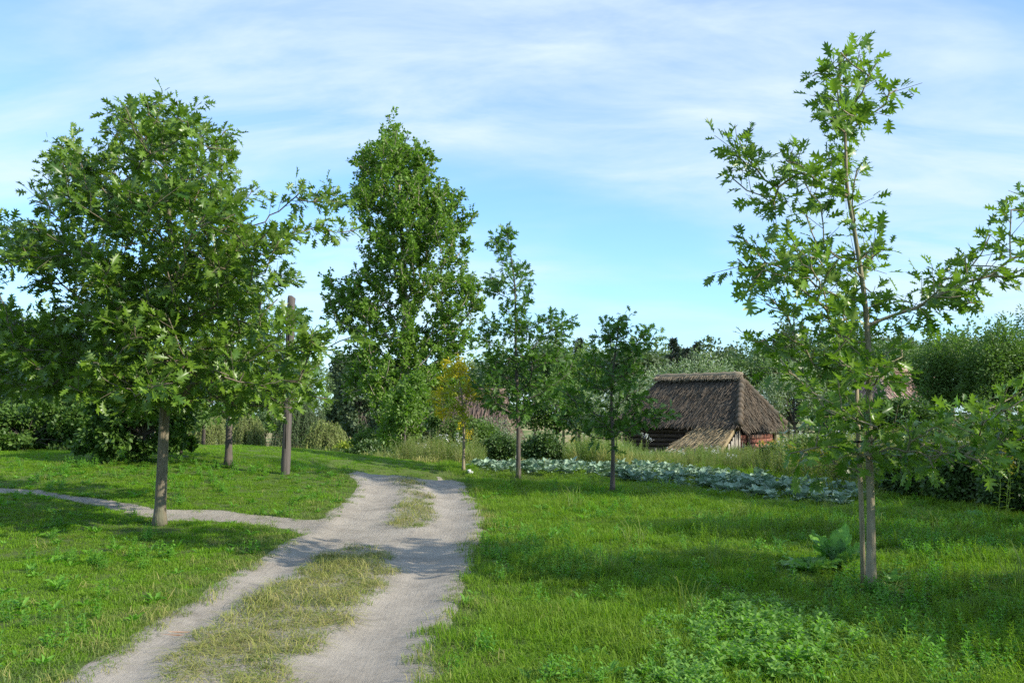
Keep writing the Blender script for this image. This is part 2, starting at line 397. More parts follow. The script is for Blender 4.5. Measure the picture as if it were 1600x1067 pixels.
def ground_mat():
    m = bpy.data.materials.new('turf_soil'); m.use_nodes = True; t = m.node_tree; t.nodes.clear()
    ge = N(t, 'ShaderNodeNewGeometry')
    a = N(t, 'ShaderNodeTexNoise', inp={'Scale': 2.2, 'Detail': 9.0, 'Roughness': .7}); L(t, ge, 0, a, 'Vector')
    b = N(t, 'ShaderNodeTexNoise', inp={'Scale': 45., 'Detail': 4.0, 'Roughness': .7}); L(t, ge, 0, b, 'Vector')
    c = N(t, 'ShaderNodeTexNoise', inp={'Scale': .05, 'Detail': 3.0}); L(t, ge, 0, c, 'Vector')
    ra = N(t, 'ShaderNodeMapRange', inp={1: .35, 2: .65}); L(t, a, 0, ra, 0)
    m1 = N(t, 'ShaderNodeMix', data_type='RGBA'); L(t, ra, 0, m1, 0); m1.inputs[6].default_value = (.065, .13, .018, 1); m1.inputs[7].default_value = (.095, .145, .03, 1)
    rb = N(t, 'ShaderNodeMapRange', inp={1: .4, 2: .7, 4: .6}); L(t, b, 0, rb, 0)
    m2 = N(t, 'ShaderNodeMix', data_type='RGBA'); L(t, rb, 0, m2, 0); L(t, m1, 2, m2, 6); m2.inputs[7].default_value = (.15, .125, .07, 1)
    sp = N(t, 'ShaderNodeSeparateXYZ'); L(t, ge, 0, sp, 0)
    far = N(t, 'ShaderNodeMapRange', inp={1: 40., 2: 90.}); L(t, sp, 1, far, 0)
    rc = N(t, 'ShaderNodeMapRange', inp={1: .46, 2: .52}); L(t, c, 0, rc, 0)
    fc = N(t, 'ShaderNodeMix', data_type='RGBA'); L(t, rc, 0, fc, 0); fc.inputs[6].default_value = (.13, .17, .05, 1); fc.inputs[7].default_value = (.30, .25, .12, 1)
    m3 = N(t, 'ShaderNodeMix', data_type='RGBA'); L(t, far, 0, m3, 0); L(t, m2, 2, m3, 6); L(t, fc, 2, m3, 7)
    pb = N(t, 'ShaderNodeBsdfPrincipled', inp={'Roughness': .95, 'Specular IOR Level': .1}); L(t, m3, 2, pb, 'Base Color')
    bp = N(t, 'ShaderNodeBump', inp={'Strength': .6, 'Distance': .03}); L(t, b, 0, bp, 'Height'); L(t, bp, 0, pb, 'Normal')
    o = N(t, 'ShaderNodeOutputMaterial'); L(t, pb, 0, o, 0)
    return m
def track_mat(name, base, base2, dark):
    m = bpy.data.materials.new(name); m.use_nodes = True; t = m.node_tree; t.nodes.clear()
    ge = N(t, 'ShaderNodeNewGeometry')
    a = N(t, 'ShaderNodeTexNoise', inp={'Scale': 1.3, 'Detail': 8.0, 'Roughness': .65}); L(t, ge, 0, a, 'Vector')
    ra = N(t, 'ShaderNodeMapRange', inp={1: .35, 2: .65}); L(t, a, 0, ra, 0)
    m1 = N(t, 'ShaderNodeMix', data_type='RGBA'); L(t, ra, 0, m1, 0); m1.inputs[6].default_value = (*[q * .86 for q in base], 1); m1.inputs[7].default_value = (*base2, 1)
    f = N(t, 'ShaderNodeTexNoise', inp={'Scale': 120., 'Detail': 5.0, 'Roughness': .8}); L(t, ge, 0, f, 'Vector')
    rf = N(t, 'ShaderNodeMapRange', inp={1: .50, 2: .70, 4: .42}); L(t, f, 0, rf, 0)
    m2 = N(t, 'ShaderNodeMix', data_type='RGBA'); L(t, rf, 0, m2, 0); L(t, m1, 2, m2, 6); m2.inputs[7].default_value = (*dark, 1)
    k4 = N(t, 'ShaderNodeTexNoise', inp={'Scale': 9., 'Detail': 7.0, 'Roughness': .75}); L(t, ge, 0, k4, 'Vector')
    r4 = N(t, 'ShaderNodeMapRange', inp={1: .35, 2: .68, 3: 0., 4: .6}); L(t, k4, 0, r4, 0)
    m4 = N(t, 'ShaderNodeMix', data_type='RGBA'); L(t, r4, 0, m4, 0); L(t, m2, 2, m4, 6); m4.inputs[7].default_value = (*[q * 1.15 for q in base2], 1); m2 = m4
    v = N(t, 'ShaderNodeTexVoronoi', inp={'Scale': 38.}); L(t, ge, 0, v, 'Vector')
    rv = N(t, 'ShaderNodeMapRange', inp={1: .0, 2: .16, 3: .5, 4: 0.}); L(t, v, 0, rv, 0)
    m3 = N(t, 'ShaderNodeMix', data_type='RGBA'); L(t, rv, 0, m3, 0); L(t, m2, 2, m3, 6); m3.inputs[7].default_value = (base2[0] * 1.35, base2[1] * 1.35, base2[2] * 1.35, 1)
    pb = N(t, 'ShaderNodeBsdfPrincipled', inp={'Roughness': .95, 'Specular IOR Level': .15}); L(t, m3, 2, pb, 'Base Color')
    # tyre-drawn fine relief running along the track
    mp_ = N(t, 'ShaderNodeMapping'); mp_.inputs['Rotation'].default_value = (0, 0, R(-14)); mp_.inputs['Scale'].default_value = (26, 2.2, 3); L(t, ge, 0, mp_, 0)
    tn = N(t, 'ShaderNodeTexNoise', inp={'Scale': 1.4, 'Detail': 6.0, 'Roughness': .6}); L(t, mp_, 0, tn, 'Vector')
    ad = N(t, 'ShaderNodeMath', operation='MULTIPLY_ADD', inp={1: .8}); L(t, tn, 0, ad, 0); L(t, f, 0, ad, 2)
    bp = N(t, 'ShaderNodeBump', inp={'Strength': .6, 'Distance': .03}); L(t, ad, 0, bp, 'Height'); L(t, bp, 0, pb, 'Normal')
    o = N(t, 'ShaderNodeOutputMaterial'); L(t, pb, 0, o, 0)
    return m
M_ground = ground_mat()
M_track = track_mat('sandy_dirt', (.265, .232, .188), (.385, .342, .282), (.15, .13, .108))
M_foot = track_mat('gravelly_dirt', (.27, .24, .20), (.38, .34, .28), (.20, .18, .15))

# ------------------------------------------------------------------ ground, dirt track and footpath
def axis(core0, core1, step, far, ratio=1.13):
    c = list(np.arange(core0, core1 + 1e-6, step))
    s = step; a = core1
    while a < far: s *= ratio; a += s; c.append(a)
    s = step; a = core0; lo = []
    while a > -far: s *= ratio; a -= s; lo.append(a)
    return np.array(lo[::-1] + c)
gx = axis(-9.5, 3.5, .065, 700)
ya = np.arange(2.0, 24, .075); s_ = .075; a_ = ya[-1]; yb = []
while a_ < 900: s_ *= 1.10; a_ += s_; yb.append(a_)
s_ = .1; a_ = 2.0; yl = []
while a_ > -60: s_ *= 1.25; a_ -= s_; yl.append(a_)
gy = np.concatenate([yl[::-1], ya, yb])
X, Y = np.meshgrid(gx, gy)
TF = track_fields(X, Y)
Z = H(X, Y, TF)
nx, ny = len(gx), len(gy)
idx = np.arange(nx * ny).reshape(ny, nx)
Q = np.stack([idx[:-1, :-1], idx[:-1, 1:], idx[1:, 1:], idx[1:, :-1]], -1).reshape(-1, 4)
VV = np.column_stack([X.ravel(), Y.ravel(), Z.ravel()])
def qmax(a): a = a.ravel(); return a[Q].max(1)
bare_ = TF[0] + .08; foot_ = np.minimum(TF[2], -TF[0] + .12)
def sheet(name, mat, label, mask=None, field=None, lift=0.0):
    q = Q if mask is None else Q[mask]
    V_ = VV.copy()
    if field is not None: V_[:, 2] += np.clip(field.ravel() * .22, -.035, .012) + lift
    u, inv = np.unique(q.ravel(), return_inverse=True)
    me = mesh_np(name, V_[u], [inv.reshape(-1, 4)], None, True, [mat])
    o = link(name, me); tag(o, label, kind='structure')
sheet('ground', M_ground, 'grassy ground with a low rise on the left')
sheet('dirt_track', M_track, 'pale two rut sandy track running away from the viewer', qmax(bare_) > -.10, bare_)
sheet('footpath', M_foot, 'narrow gravelly footpath joining the track from the left', qmax(foot_) > -.10, foot_, -.003)

# ------------------------------------------------------------------ trees
def rnd_in_poly(poly, n):
    poly = np.array(poly, float); lo, hi = poly.min(0), poly.max(0); out = []
    while len(out) < n:
        c = lo + rs.rand(n * 3, 2) * (hi - lo)
        k = sdpoly(c[:, 0], c[:, 1], poly) > 0
        out += list(c[k])
    return np.array(out[:n])
def grow(trunk, tips, rt_base, tip_r=.006, seg=.14, rise=.35, wexp=.46, start_frac=.25):
    """trunk (m,3) polyline; tips (n,3). Returns chains [(pts, radii, limb_id)] and trunk pts+radii"""
    # resample the trunk
    dd = np.concatenate([[0], np.cumsum(np.linalg.norm(np.diff(trunk, axis=0), axis=1))])
    nT = max(8, int(dd[-1] / seg)); t = np.linspace(0, dd[-1], nT)
    T = np.column_stack([np.interp(t, dd, trunk[:, k]) for k in range(3)])
    T[1:-1] = (T[:-2] + T[1:-1] * 2 + T[2:]) / 4
    nodes = [p for p in T]; parent = [-1] + list(range(nT - 1)); limb = [-1] * nT; s0 = int(nT * start_frac)
    plen = [0.0] * nT
    chains = []
    dist = np.array([np.min(np.linalg.norm(T[s0:] - a, axis=1)) for a in tips])
    for o in np.argsort(dist):
        a = tips[o]
        A = np.array(nodes[s0:]); dv = a - A; d = np.linalg.norm(dv, axis=1)
        hd = np.linalg.norm(dv[:, :2], axis=1)
        cost = d + 1.3 * np.maximum(0, rise * hd - dv[:, 2]) + 0.22 * np.array(plen[s0:])
        j = int(np.argmin(cost)) + s0
        p0 = nodes[j]; ln = np.linalg.norm(a - p0); m = max(2, int(ln / seg))
        mid = (p0 + a) / 2 + np.array([0, 0, -.10 * ln]) + rs.randn(3) * .05 * ln
        tt = np.linspace(0, 1, m + 1)[:, None]
        C = (1 - tt) ** 2 * p0 + 2 * tt * (1 - tt) * mid + tt ** 2 * a
        C[1:-1] += rs.randn(m - 1, 3) * .008 * (1 + ln)
        lid = limb[j] if limb[j] >= 0 else len(chains)
        ids = [j]; pj = j
        for k in range(1, m + 1):
            nodes.append(C[k]); parent.append(pj); limb.append(lid); plen.append(plen[pj] + ln / m); pj = len(nodes) - 1; ids.append(pj)
        chains.append([ids, lid])
    w = np.zeros(len(nodes)); isleaf = np.ones(len(nodes), bool)
    for i, p in enumerate(parent):
        if p >= 0: isleaf[p] = False
    w[isleaf] = 1
    for i in range(len(nodes) - 1, 0, -1): w[parent[i]] += w[i]
    NN = np.array(nodes); rad = tip_r * w ** wexp
    sc_ = rt_base * .72 / rad[s0]
    if sc_ < 1: rad = tip_r + (rad - tip_r) * sc_
    rt = np.interp(np.arange(nT), [0, 1, max(2, int(nT * .06)), s0, nT - 1], [rt_base * 1.5, rt_base * 1.15, rt_base, rt_base * .82, tip_r * 1.3])
    return NN, rad, chains, T, rt
def leaves_on(NN, chains, size, per_tip, spread, reach=.8, twig_every=.16, up=.55, droop=.25, pet=.06, cluster_r=None):
    """leaf rosettes at the ends of short side twigs near every branch end"""
    pos, D, U, tw = [], [], [], []
    for ids, lid in chains:
        C = NN[ids]; seg = np.linalg.norm(np.diff(C, axis=0), axis=1)
        L_ = seg.sum(); back = min(reach, L_ * .92)
        along = np.arange(0, back, twig_every)
        cum = np.concatenate([[0], np.cumsum(seg)])
        for q, s in enumerate(along):
            pt = np.array([np.interp(L_ - s, cum, C[:, k]) for k in range(3)])
            p2 = np.array([np.interp(max(0, L_ - s - .1), cum, C[:, k]) for k in range(3)])
            ax = norm(pt - p2)
            if q == 0: e = pt; tdir = ax
            else:
                side = rs.randn(3); side -= side.dot(ax) * ax; side = norm(side)
                tdir = norm(ax * .6 + side * .9 + np.array([0, 0, .25]))
                tl = spread * (.5 + rs.rand() * .8); e = pt + tdir * tl; tw.append((pt, e, lid))
            k = max(2, int(per_tip * (.6 + rs.rand() * .7)))
            for i in range(k):
                r_ = rs.randn(3); r_ -= r_.dot(tdir) * tdir * .7; r_ = norm(r_)
                d_ = norm(tdir * (.5 + .6 * rs.rand()) + r_ * .8 + np.array([0, 0, -droop * rs.rand() * 1.8]))
                base = e - tdir * (rs.rand() ** 1.2 * spread * .95) + d_ * pet
                pos.append(base); D.append(d_); U.append(norm(np.array([0, 0, up]) + rs.randn(3) * .38 + (sdv - 0) * .25))
    return np.array(pos), np.array(D), np.array(U), tw
sdv = np.array(sdir)
LEAFMESH = {}
def leaf_mesh_for(mat):
    if mat.name not in LEAFMESH:
        LEAFMESH[mat.name] = [mesh_np('leaf', T_, F_, np.full(len(T_), .0), False, [mat]) for T_, F_ in OAK]
    return LEAFMESH[mat.name]
def px_tree(name, label, cat, d, trunk_px, polys, depth, r0, leaf_mat_, bark, size=.2, per_tip=5, spread=.18, tmpl=None, group=None,
            singles=0, reach=.8, twig_every=.16, start_frac=.2, rise=.35, tip_r=.006, seg=.14, branches=True, wob=.0, droop=.25, up=.55, trunk_sides=10, twig_tubes=True, wexp=.46, clumps=0, csig=(.33, .4, .55), drop=0):
    tr = np.array([P(u, v, d + wob * math.sin(i * 1.3)) for i, (u, v) in enumerate(trunk_px)])
    tr[0][2] = float(H(tr[0][0], tr[0][1])) - .03
    us = np.array([t_[0] for t_ in trunk_px], float); vs = np.array([t_[1] for t_ in trunk_px], float)
    tips = []
    for poly, n in polys:
        pp = rnd_in_poly(poly, n); pp[:, 1] += drop * (1 - sm(150, 470, pp[:, 1]))
        ut = np.interp(-pp[:, 1], -vs, us)
        wmax = max(np.abs(np.array(poly)[:, 0] - ut.mean()).max(), 10)
        for (u, v), u0 in zip(pp, ut):
            k = math.sqrt(max(.12, 1 - ((u - u0) / wmax) ** 2))
            tips.append(P(u, v, d + (rs.rand() * 2 - 1) * depth * k))
    tips = np.array(tips)
    tips = np.vstack([tips, tr[-1] * .82 + tr[-2] * .18 + rs.randn(3, 3) * [.05, .05, .04], tr[-1] * .7 + tr[-2] * .3 + rs.randn(3, 3) * [.15, .15, .05]])
    if clumps:
        cs_ = tips[rs.choice(len(tips), clumps, replace=False)]
        tips = np.vstack([cs_, cs_[rs.randint(0, clumps, len(tips) - clumps)] + rs.randn(len(tips) - clumps, 3) * np.array(csig)])
    NN, rad, chains, T, rt = grow(tr, tips, r0, tip_r=tip_r, start_frac=start_frac, rise=rise, seg=seg, wexp=wexp)
    base = tr[0].copy(); root = empty(name, base, label, cat, group)
    nT_ = len(T); ch2 = chains + [[list(range(int(nT_ * .72), nT_)), -9]]
    pos, D, U, tw = leaves_on(NN, ch2, size, per_tip, spread, reach=reach, twig_every=twig_every, droop=droop, up=up, pet=size * .25)
    mb = MB(); mb.tube(T - base, rt, trunk_sides); limbs = {-9: mb}
    for ids, lid in chains:
        b_ = limbs.setdefault(lid, MB()); C = NN[ids] - base; rr = rad[ids].copy(); rr[0] = min(rr[0], rr[1] * 1.15)
        b_.tube(C, rr, 5, cap=False)
    if twig_tubes:
        for a, e, lid in tw: limbs[lid].tube(np.array([a, e]) - base, [.004, .0025], 3, cap=False)
    link('trunk', limbs.pop(-9).mesh('trunk', [bark], True), root)
    if branches:
        for lid in sorted(limbs): link('branch', limbs[lid].mesh('branch', [bark], True), root)
    else:
        al = MB()
        for b_ in limbs.values():
            V = np.vstack(b_.v); al.add(V, [np.vstack(q) for q in b_.f.values()])
        link('branches', al.mesh('branches', [bark], True), root)
    Fr = frames(D, U); S = size * (.50 + .68 * rs.rand(len(pos))); var = rs.rand(len(pos))
    near = np.argsort(pos[:, 1])[:singles] if singles else np.array([], int)
    if singles:
        ms = leaf_mesh_for(leaf_mat_)
        for i in near:
            o = bpy.data.objects.new('leaf', ms[i % 3]); COL.objects.link(o); o.parent = root
            m = Matrix([[*(Fr[i][:, r] * S[i]), (pos[i] - base)[r]] for r in range(3)] + [[0, 0, 0, 1]])
            o.matrix_local = m
    keep = np.ones(len(pos), bool); keep[near] = False
    mb = MB(); ki = np.where(keep)[0]
    tm = tmpl or OAK
    for k in range(len(tm)):
        ii = ki[k::len(tm)]
        V, Fc = inst_np(tm[k][0], tm[k][1], pos[ii] - base, Fr[ii], S[ii])
        mb.add(V, Fc, np.repeat(var[ii], len(tm[k][0])))
    fo = link('foliage', mb.mesh('foliage', [leaf_mat_]), root); fo['kind'] = 'stuff'
    print(name, 'leaves', len(pos), 'limbs', len(limbs))
    return root

# right young oak with stake
g_oak = 'young oaks planted along the track'
polysR = [
 ([(1292, 62), (1310, 56), (1335, 60), (1342, 110), (1368, 150), (1350, 210), (1358, 300), (1300, 305), (1296, 250), (1280, 180), (1287, 110)], 30),
 ([(1360, 160), (1388, 118), (1415, 130), (1400, 155), (1370, 178)], 3),
 ([(1128, 262), (1138, 210), (1165, 205), (1205, 232), (1265, 242), (1300, 280), (1300, 320), (1240, 335), (1180, 318)], 24),
 ([(1145, 355), (1200, 350), (1260, 375), (1290, 362), (1380, 372), (1398, 400), (1370, 440), (1385, 470), (1340, 495), (1230, 495), (1170, 465), (1150, 405)], 52),
 ([(1385, 445), (1440, 420), (1505, 400), (1520, 365), (1560, 350), (1568, 305), (1605, 285), (1690, 240), (1720, 380), (1600, 425), (1560, 462), (1480, 490), (1400, 525), (1370, 515)], 42),
 ([(1165, 540), (1205, 515), (1335, 505), (1415, 525), (1420, 565), (1385, 595), (1300, 590), (1255, 628), (1205, 590)], 40),
 ([(1225, 705), (1265, 655), (1300, 625), (1370, 648), (1450, 655), (1520, 635), (1600, 605), (1720, 590), (1740, 690), (1620, 712), (1560, 732), (1480, 760), (1430, 715), (1380, 722), (1285, 732), (1240, 725)], 84)]
oakR = px_tree('oak_tree', 'slender young oak in the right foreground, tied beside a thin wooden stake', 'tree', G(1360, 925)[1],
       [(1361, 925), (1361, 800), (1358, 700), (1358, 560), (1352, 470), (1335, 360), (1322, 290), (1322, 220), (1313, 150), (1311, 84)],
       polysR, .75, .043, M_oak, M_barkr, size=.156, per_tip=5.6, spread=.25, group=g_oak, singles=300, reach=.62, twig_every=.115, start_frac=.17, drop=10)
# left oak
polyL = [(215, 150), (245, 155), (300, 172), (312, 150), (330, 170), (350, 158), (365, 178), (360, 205), (398, 230), (400, 248), (378, 270), (376, 300), (362, 330),
 (372, 352), (440, 360), (475, 335), (502, 295), (520, 270), (532, 285), (524, 312), (532, 340), (505, 350), (478, 372), (465, 405), (436, 440), (418, 482),
 (455, 492), (478, 496), (480, 522), (505, 555), (498, 578), (470, 588), (490, 612), (490, 630), (460, 640), (430, 630), (400, 645), (370, 640), (330, 628), (300, 636),
 (270, 610), (245, 625), (215, 610), (190, 638), (150, 672), (130, 630), (100, 628), (60, 610), (20, 628), (-40, 610), (-70, 560), (-60, 510), (-20, 490), (40, 482), (70, 475),
 (100, 490), (150, 482), (120, 440), (60, 425), (30, 418), (-30, 418), (-60, 370), (-20, 340), (30, 342), (95, 362), (72, 290), (72, 270), (95, 250), (82, 238), (100, 185),
 (130, 210), (150, 195), (180, 210), (182, 155)]
oakL = px_tree('oak_tree', 'big leafy oak on the left lawn with a straight bare trunk', 'tree', G(250, 820)[1],
       [(249, 821), (254, 720), (258, 620), (263, 500), (268, 400), (262, 300), (250, 200), (240, 160)],
       [(polyL, 700), ([(120, 250), (350, 250), (400, 480), (80, 480)], 90), ([(40, 490), (480, 490), (480, 605), (40, 605)], 170)], 2.0, .075, M_oakL, M_bark, size=.170, per_tip=8.6, spread=.28, group=g_oak, singles=300, reach=.75, twig_every=.13, start_frac=.30, tip_r=.007, clumps=330, csig=(.20, .26, .10), drop=26)
oak2 = px_tree('oak_tree', 'oak half hidden behind the big left oak, only its dark lower trunk clear', 'tree', G(357, 726)[1],
       [(357, 727), (358, 660), (360, 600), (365, 520), (380, 450)],
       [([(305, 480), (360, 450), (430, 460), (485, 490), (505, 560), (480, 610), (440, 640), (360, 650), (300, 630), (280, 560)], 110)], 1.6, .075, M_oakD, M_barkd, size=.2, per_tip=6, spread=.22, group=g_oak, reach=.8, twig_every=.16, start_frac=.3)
oak3 = px_tree('oak_tree', 'tall open crowned young oak right of the yellow tree, cabbages behind its trunk', 'tree', G(810, 748)[1],
       [(810, 749), (810, 660), (806, 560), (805, 450), (797, 390), (790, 358)],
       [([(762, 372), (785, 358), (800, 356), (804, 385), (806, 410), (835, 425), (855, 408), (860, 440), (835, 460), (850, 480), (800, 500), (770, 470), (755, 450), (752, 400)], 30),
        ([(770, 480), (860, 485), (885, 500), (912, 470), (908, 490), (885, 525), (898, 560), (885, 600), (892, 635), (868, 650), (840, 632), (820, 655), (790, 645), (760, 632), (742, 606), (750, 560), (738, 525), (750, 505)], 135)],
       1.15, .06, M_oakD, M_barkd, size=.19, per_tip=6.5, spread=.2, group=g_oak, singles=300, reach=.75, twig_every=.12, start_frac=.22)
oak4 = px_tree('oak_tree', 'small young oak before the barn with a low branch touching its roof', 'tree', G(957, 768)[1],
       [(957, 769), (958, 700), (955, 620), (960, 560), (968, 500)],
       [([(938, 496), (958, 508), (990, 486), (1002, 504), (1028, 516), (1024, 538), (995, 560), (1004, 600), (1026, 632), (1060, 636), (1062, 648), (1035, 658), (998, 662), (975, 680), (945, 682), (922, 662), (884, 670), (858, 648), (874, 614), (904, 592), (918, 552), (924, 522)], 120)],
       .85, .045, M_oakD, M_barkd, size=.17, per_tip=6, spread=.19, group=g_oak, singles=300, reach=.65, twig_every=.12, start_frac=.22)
yel = px_tree('yellowing_tree', 'small slim tree with yellow autumn leaves beside the end of the track', 'tree', G(724, 737)[1],
       [(724, 738), (725, 680), (722, 620), (712, 560)],
       [([(690, 556), (722, 566), (745, 602), (785, 614), (784, 626), (748, 636), (742, 664), (704, 658), (676, 636), (670, 602), (692, 582)], 60)],
       .8, .04, M_yel, M_stake, size=.12, per_tip=14, spread=.2, tmpl=[OVALN], reach=.6, twig_every=.12, start_frac=.4)
pop = px_tree('poplar_tree', 'tallest tree, a leafy poplar rising beyond the end of the track', 'tree', 45.,
       [(640, 740), (635, 600), (632, 450), (624, 300), (618, 200)],
       [([(580, 205), (600, 188), (625, 198), (650, 188), (665, 220), (674, 255), (700, 262), (705, 300), (730, 332), (728, 348), (708, 380), (718, 402), (748, 434), (758, 460), (732, 490), (738, 530), (712, 560),
          (725, 595), (698, 612), (665, 605), (660, 650), (650, 690), (622, 695), (606, 675), (610, 618), (584, 592), (552, 592), (540, 568), (552, 540), (545, 512), (508, 478), (504, 446), (536, 428), (534, 402), (562, 408), (585, 392), (562, 360), (556, 330), (543, 280), (560, 275), (565, 225)], 1250), ([(572, 205), (590, 192), (655, 192), (672, 230), (690, 300), (560, 300)], 160)],
       3.2, .30, M_pop, M_barkp, size=.175, per_tip=23, spread=.5, tmpl=[SMALL], reach=1.6, twig_every=.2, start_frac=.08, tip_r=.018, seg=.5, branches=False, rise=.9, twig_tubes=False, up=.35, clumps=330, drop=26)

def blob_tree(name, label, cat, d, blobs, mat, size=.2, n=6000, clump=.22, nclump=26, tmpl=None, bark=None, group=None, trunk_r=None, hang=0., depth=.85, core=.35):
    """crown from overlapping leafy lobes given in photo pixels at distance d, standing on a trunk with limbs"""
    c0 = P(blobs[0][0], blobs[0][1], d)
    base = np.array([c0[0], d, float(H0(c0[0], d)) - .03])
    root = empty(name, base, label, cat, group)
    k = d / FPX; PS, DD = [], []
    tot = sum(b[2] * b[3] for b in blobs)
    mbt = MB(); r0 = trunk_r or max(.03, blobs[0][3] * k * .05)
    top = c0 - base
    mbt.tube(np.array([[0, 0, 0], [0.02, 0, top[2] * .5], [top[0], 0, max(top[2], .2)]]), [r0 * 1.2, r0 * .8, r0 * .4], 8)
    for (u, v, ru, rv) in blobs:
        c = P(u, v, d + rs.randn() * .15 * ru * k); a = np.array([ru * k, ru * k * depth, rv * k])
        m = max(5, int(nclump * ru * rv / tot * 1.2))
        q = norm(rs.randn(m, 3)); q[:, 2] = np.abs(q[:, 2]) * .9 - .25 * rs.rand(m)
        q = norm(q) * (core + (1 - core - .08) * rs.rand(m, 1) ** .6)
        cc = c + q * a
        for j in range(min(m, 7)):
            mbt.tube(np.array([top * .6, (top * .5 + (cc[j] - base) * .5) + rs.randn(3) * .04 * ru * k, cc[j] - base]), [r0 * .45, r0 * .25, r0 * .1], 4, cap=False)
        nl = int(n * ru * rv / tot); w = .5 + rs.rand(m); w /= w.sum()
        ci = rs.choice(m, nl, p=w)
        g_ = rs.randn(nl, 3); g_ = norm(g_) * (rs.rand(nl, 1) ** .45)
        p_ = cc[ci] + g_ * a * clump * 1.7
        PS.append(p_); DD.append(norm(g_ + rs.randn(nl, 3) * .7 + (p_ - c) / a * .4))
    link('trunk', mbt.mesh('trunk', [bark or M_barkd], True), root)
    PS = np.vstack(PS); DD = np.vstack(DD)
    if hang > 0: DD = norm(DD * .5 + np.array([0, 0, -hang]))
    gz = H0(PS[:, 0], PS[:, 1]); PS = PS[PS[:, 2] > gz + .02]; DD = DD[:len(PS)]
    U = norm(rs.randn(len(PS), 3) * .8 + np.array([0, 0, .6]) + sdv * .25)
    Fr = frames(DD, U); S = size * (.6 + .7 * rs.rand(len(PS)))
    T_, F_ = tmpl or SMALL
    V, Fc = inst_np(T_, F_, PS - base, Fr, S)
    mb = MB(); mb.add(V, Fc, np.repeat(rs.rand(len(PS)), len(T_)))
    f = link('foliage', mb.mesh('foliage', [mat]), root); f['kind'] = 'stuff'
    return root

def willow(name, label, d, u, v, ru, rv, mat, nstr=420, group=None):
    """weeping willow: hanging strands of narrow leaves from a domed crown"""
    k = d / FPX; c = P(u, v, d); base = np.array([c[0], d, float(H0(c[0], d)) - .03]); root = empty(name, base, label, 'tree', group)
    mb = MB(); pos, D = [], []; tb = MB(); tb.tube(np.array([[0, 0, 0], [.03, 0, (c - base)[2] * .7], [0, 0, (c - base)[2]]]), [.16, .12, .05], 7)
    for i in range(nstr):
        q = norm(rs.randn(3)); q[2] = abs(q[2]); q *= (.45 + .55 * rs.rand())
        top = c + q * np.array([ru, ru * .9, rv]) * k
        L_ = min((.7 + rs.rand() * 1.2) * rv * k, top[2] - base[2] - .05 + 0 * rs.rand())
        if L_ < .1: continue
        m = int(8 + L_ / .055); s = np.linspace(0, 1, m)
        out = np.array([q[0], q[1], 0]) * .35 * L_
        st = top + out * s[:, None] ** .6 + np.array([0, 0, -1]) * L_ * s[:, None] ** 1.3 + rs.randn(m, 3) * .03
        pos.append(st); D.append(norm(np.array([0, 0, -1.]) + rs.randn(m, 3) * .45))
        if i % 5 == 0: tb.tube(np.array([[0, 0, (c - base)[2] * .6], top - base]), [.04, .01], 3, cap=False)
        tb.tube(st[::4] - base, .006, 3, cap=False) if len(st[::4]) > 2 else None
    pos = np.vstack(pos); D = np.vstack(D); U = norm(rs.randn(len(pos), 3))
    V, Fc = inst_np(NARROW[0], NARROW[1], pos - base, frames(D, U), .16 * (.7 + .6 * rs.rand(len(pos))))
    mb.add(V, Fc, np.repeat(rs.rand(len(pos)), 4))
    link('trunk', tb.mesh('trunk', [M_barkd], True), root)
    f = link('foliage', mb.mesh('foliage', [mat]), root); f['kind'] = 'stuff'
    return root

# --- left: vine covered shrubs on the rise
gs = 'shrubs along the left edge'
blob_tree('vine_shrub', 'dark shrub mass draped with broad vine leaves behind the big left oak trunk', 'shrub', 18.5, [(225, 650, 58, 78), (150, 670, 45, 58), (265, 625, 30, 55), (205, 690, 60, 45), (270, 690, 20, 40), (150, 708, 35, 30), (235, 715, 45, 26)], M_vine, size=.095, n=24000, nclump=46, tmpl=OVAL, group=gs)
blob_tree('vine_shrub', 'low ivy coloured shrub at the left edge of the picture', 'shrub', 22., [(40, 678, 60, 38), (-30, 668, 60, 48), (95, 672, 40, 38), (60, 655, 50, 30), (20, 697, 70, 24), (90, 700, 50, 22), (-50, 697, 60, 24)], M_vine, size=.10, n=24000, nclump=46, tmpl=OVAL, group=gs)
blob_tree('vine_shrub', 'lighter green shrub between the ivy shrub and the vine draped mass', 'shrub', 25., [(110, 640, 55, 42), (160, 600, 60, 60), (60, 620, 60, 40)], M_bush, size=.13, n=6000, nclump=36, tmpl=OVAL, group=gs)
blob_tree('shrub', 'bright trailing shrub at the right end of the vine draped mass', 'shrub', 19.5, [(283, 660, 20, 60), (290, 700, 14, 22)], M_vine, size=.1, n=2200, nclump=14, tmpl=OVAL, group=gs)
blob_tree('vine_shrub', 'dark green shrub behind the ivy shrub at the left edge', 'shrub', 27., [(0, 640, 80, 60), (80, 645, 70, 55), (-80, 630, 80, 70)], M_bushd, size=.13, n=9000, nclump=60, tmpl=OVAL, group=gs)
blob_tree('vine_shrub', 'green shrub between the vine draped mass and the dark oak trunk', 'shrub', 30., [(200, 640, 70, 60), (280, 640, 45, 60)], M_bush, size=.13, n=8000, nclump=60, tmpl=OVAL, group=gs)
blob_tree('broadleaf_tree', 'tree rising behind the left shrubs, hidden by the oak crown', 'tree', 40., [(120, 560, 130, 70), (20, 560, 90, 80), (240, 590, 90, 60)], M_bush, size=.25, n=7000, nclump=60, tmpl=SMALL)
blob_tree('broadleaf_tree', 'green tree beyond the knoll between the oak trunks', 'tree', 55., [(320, 600, 55, 60), (370, 590, 50, 50), (300, 660, 30, 40)], M_bush, size=.25, n=5000, nclump=50, tmpl=SMALL)
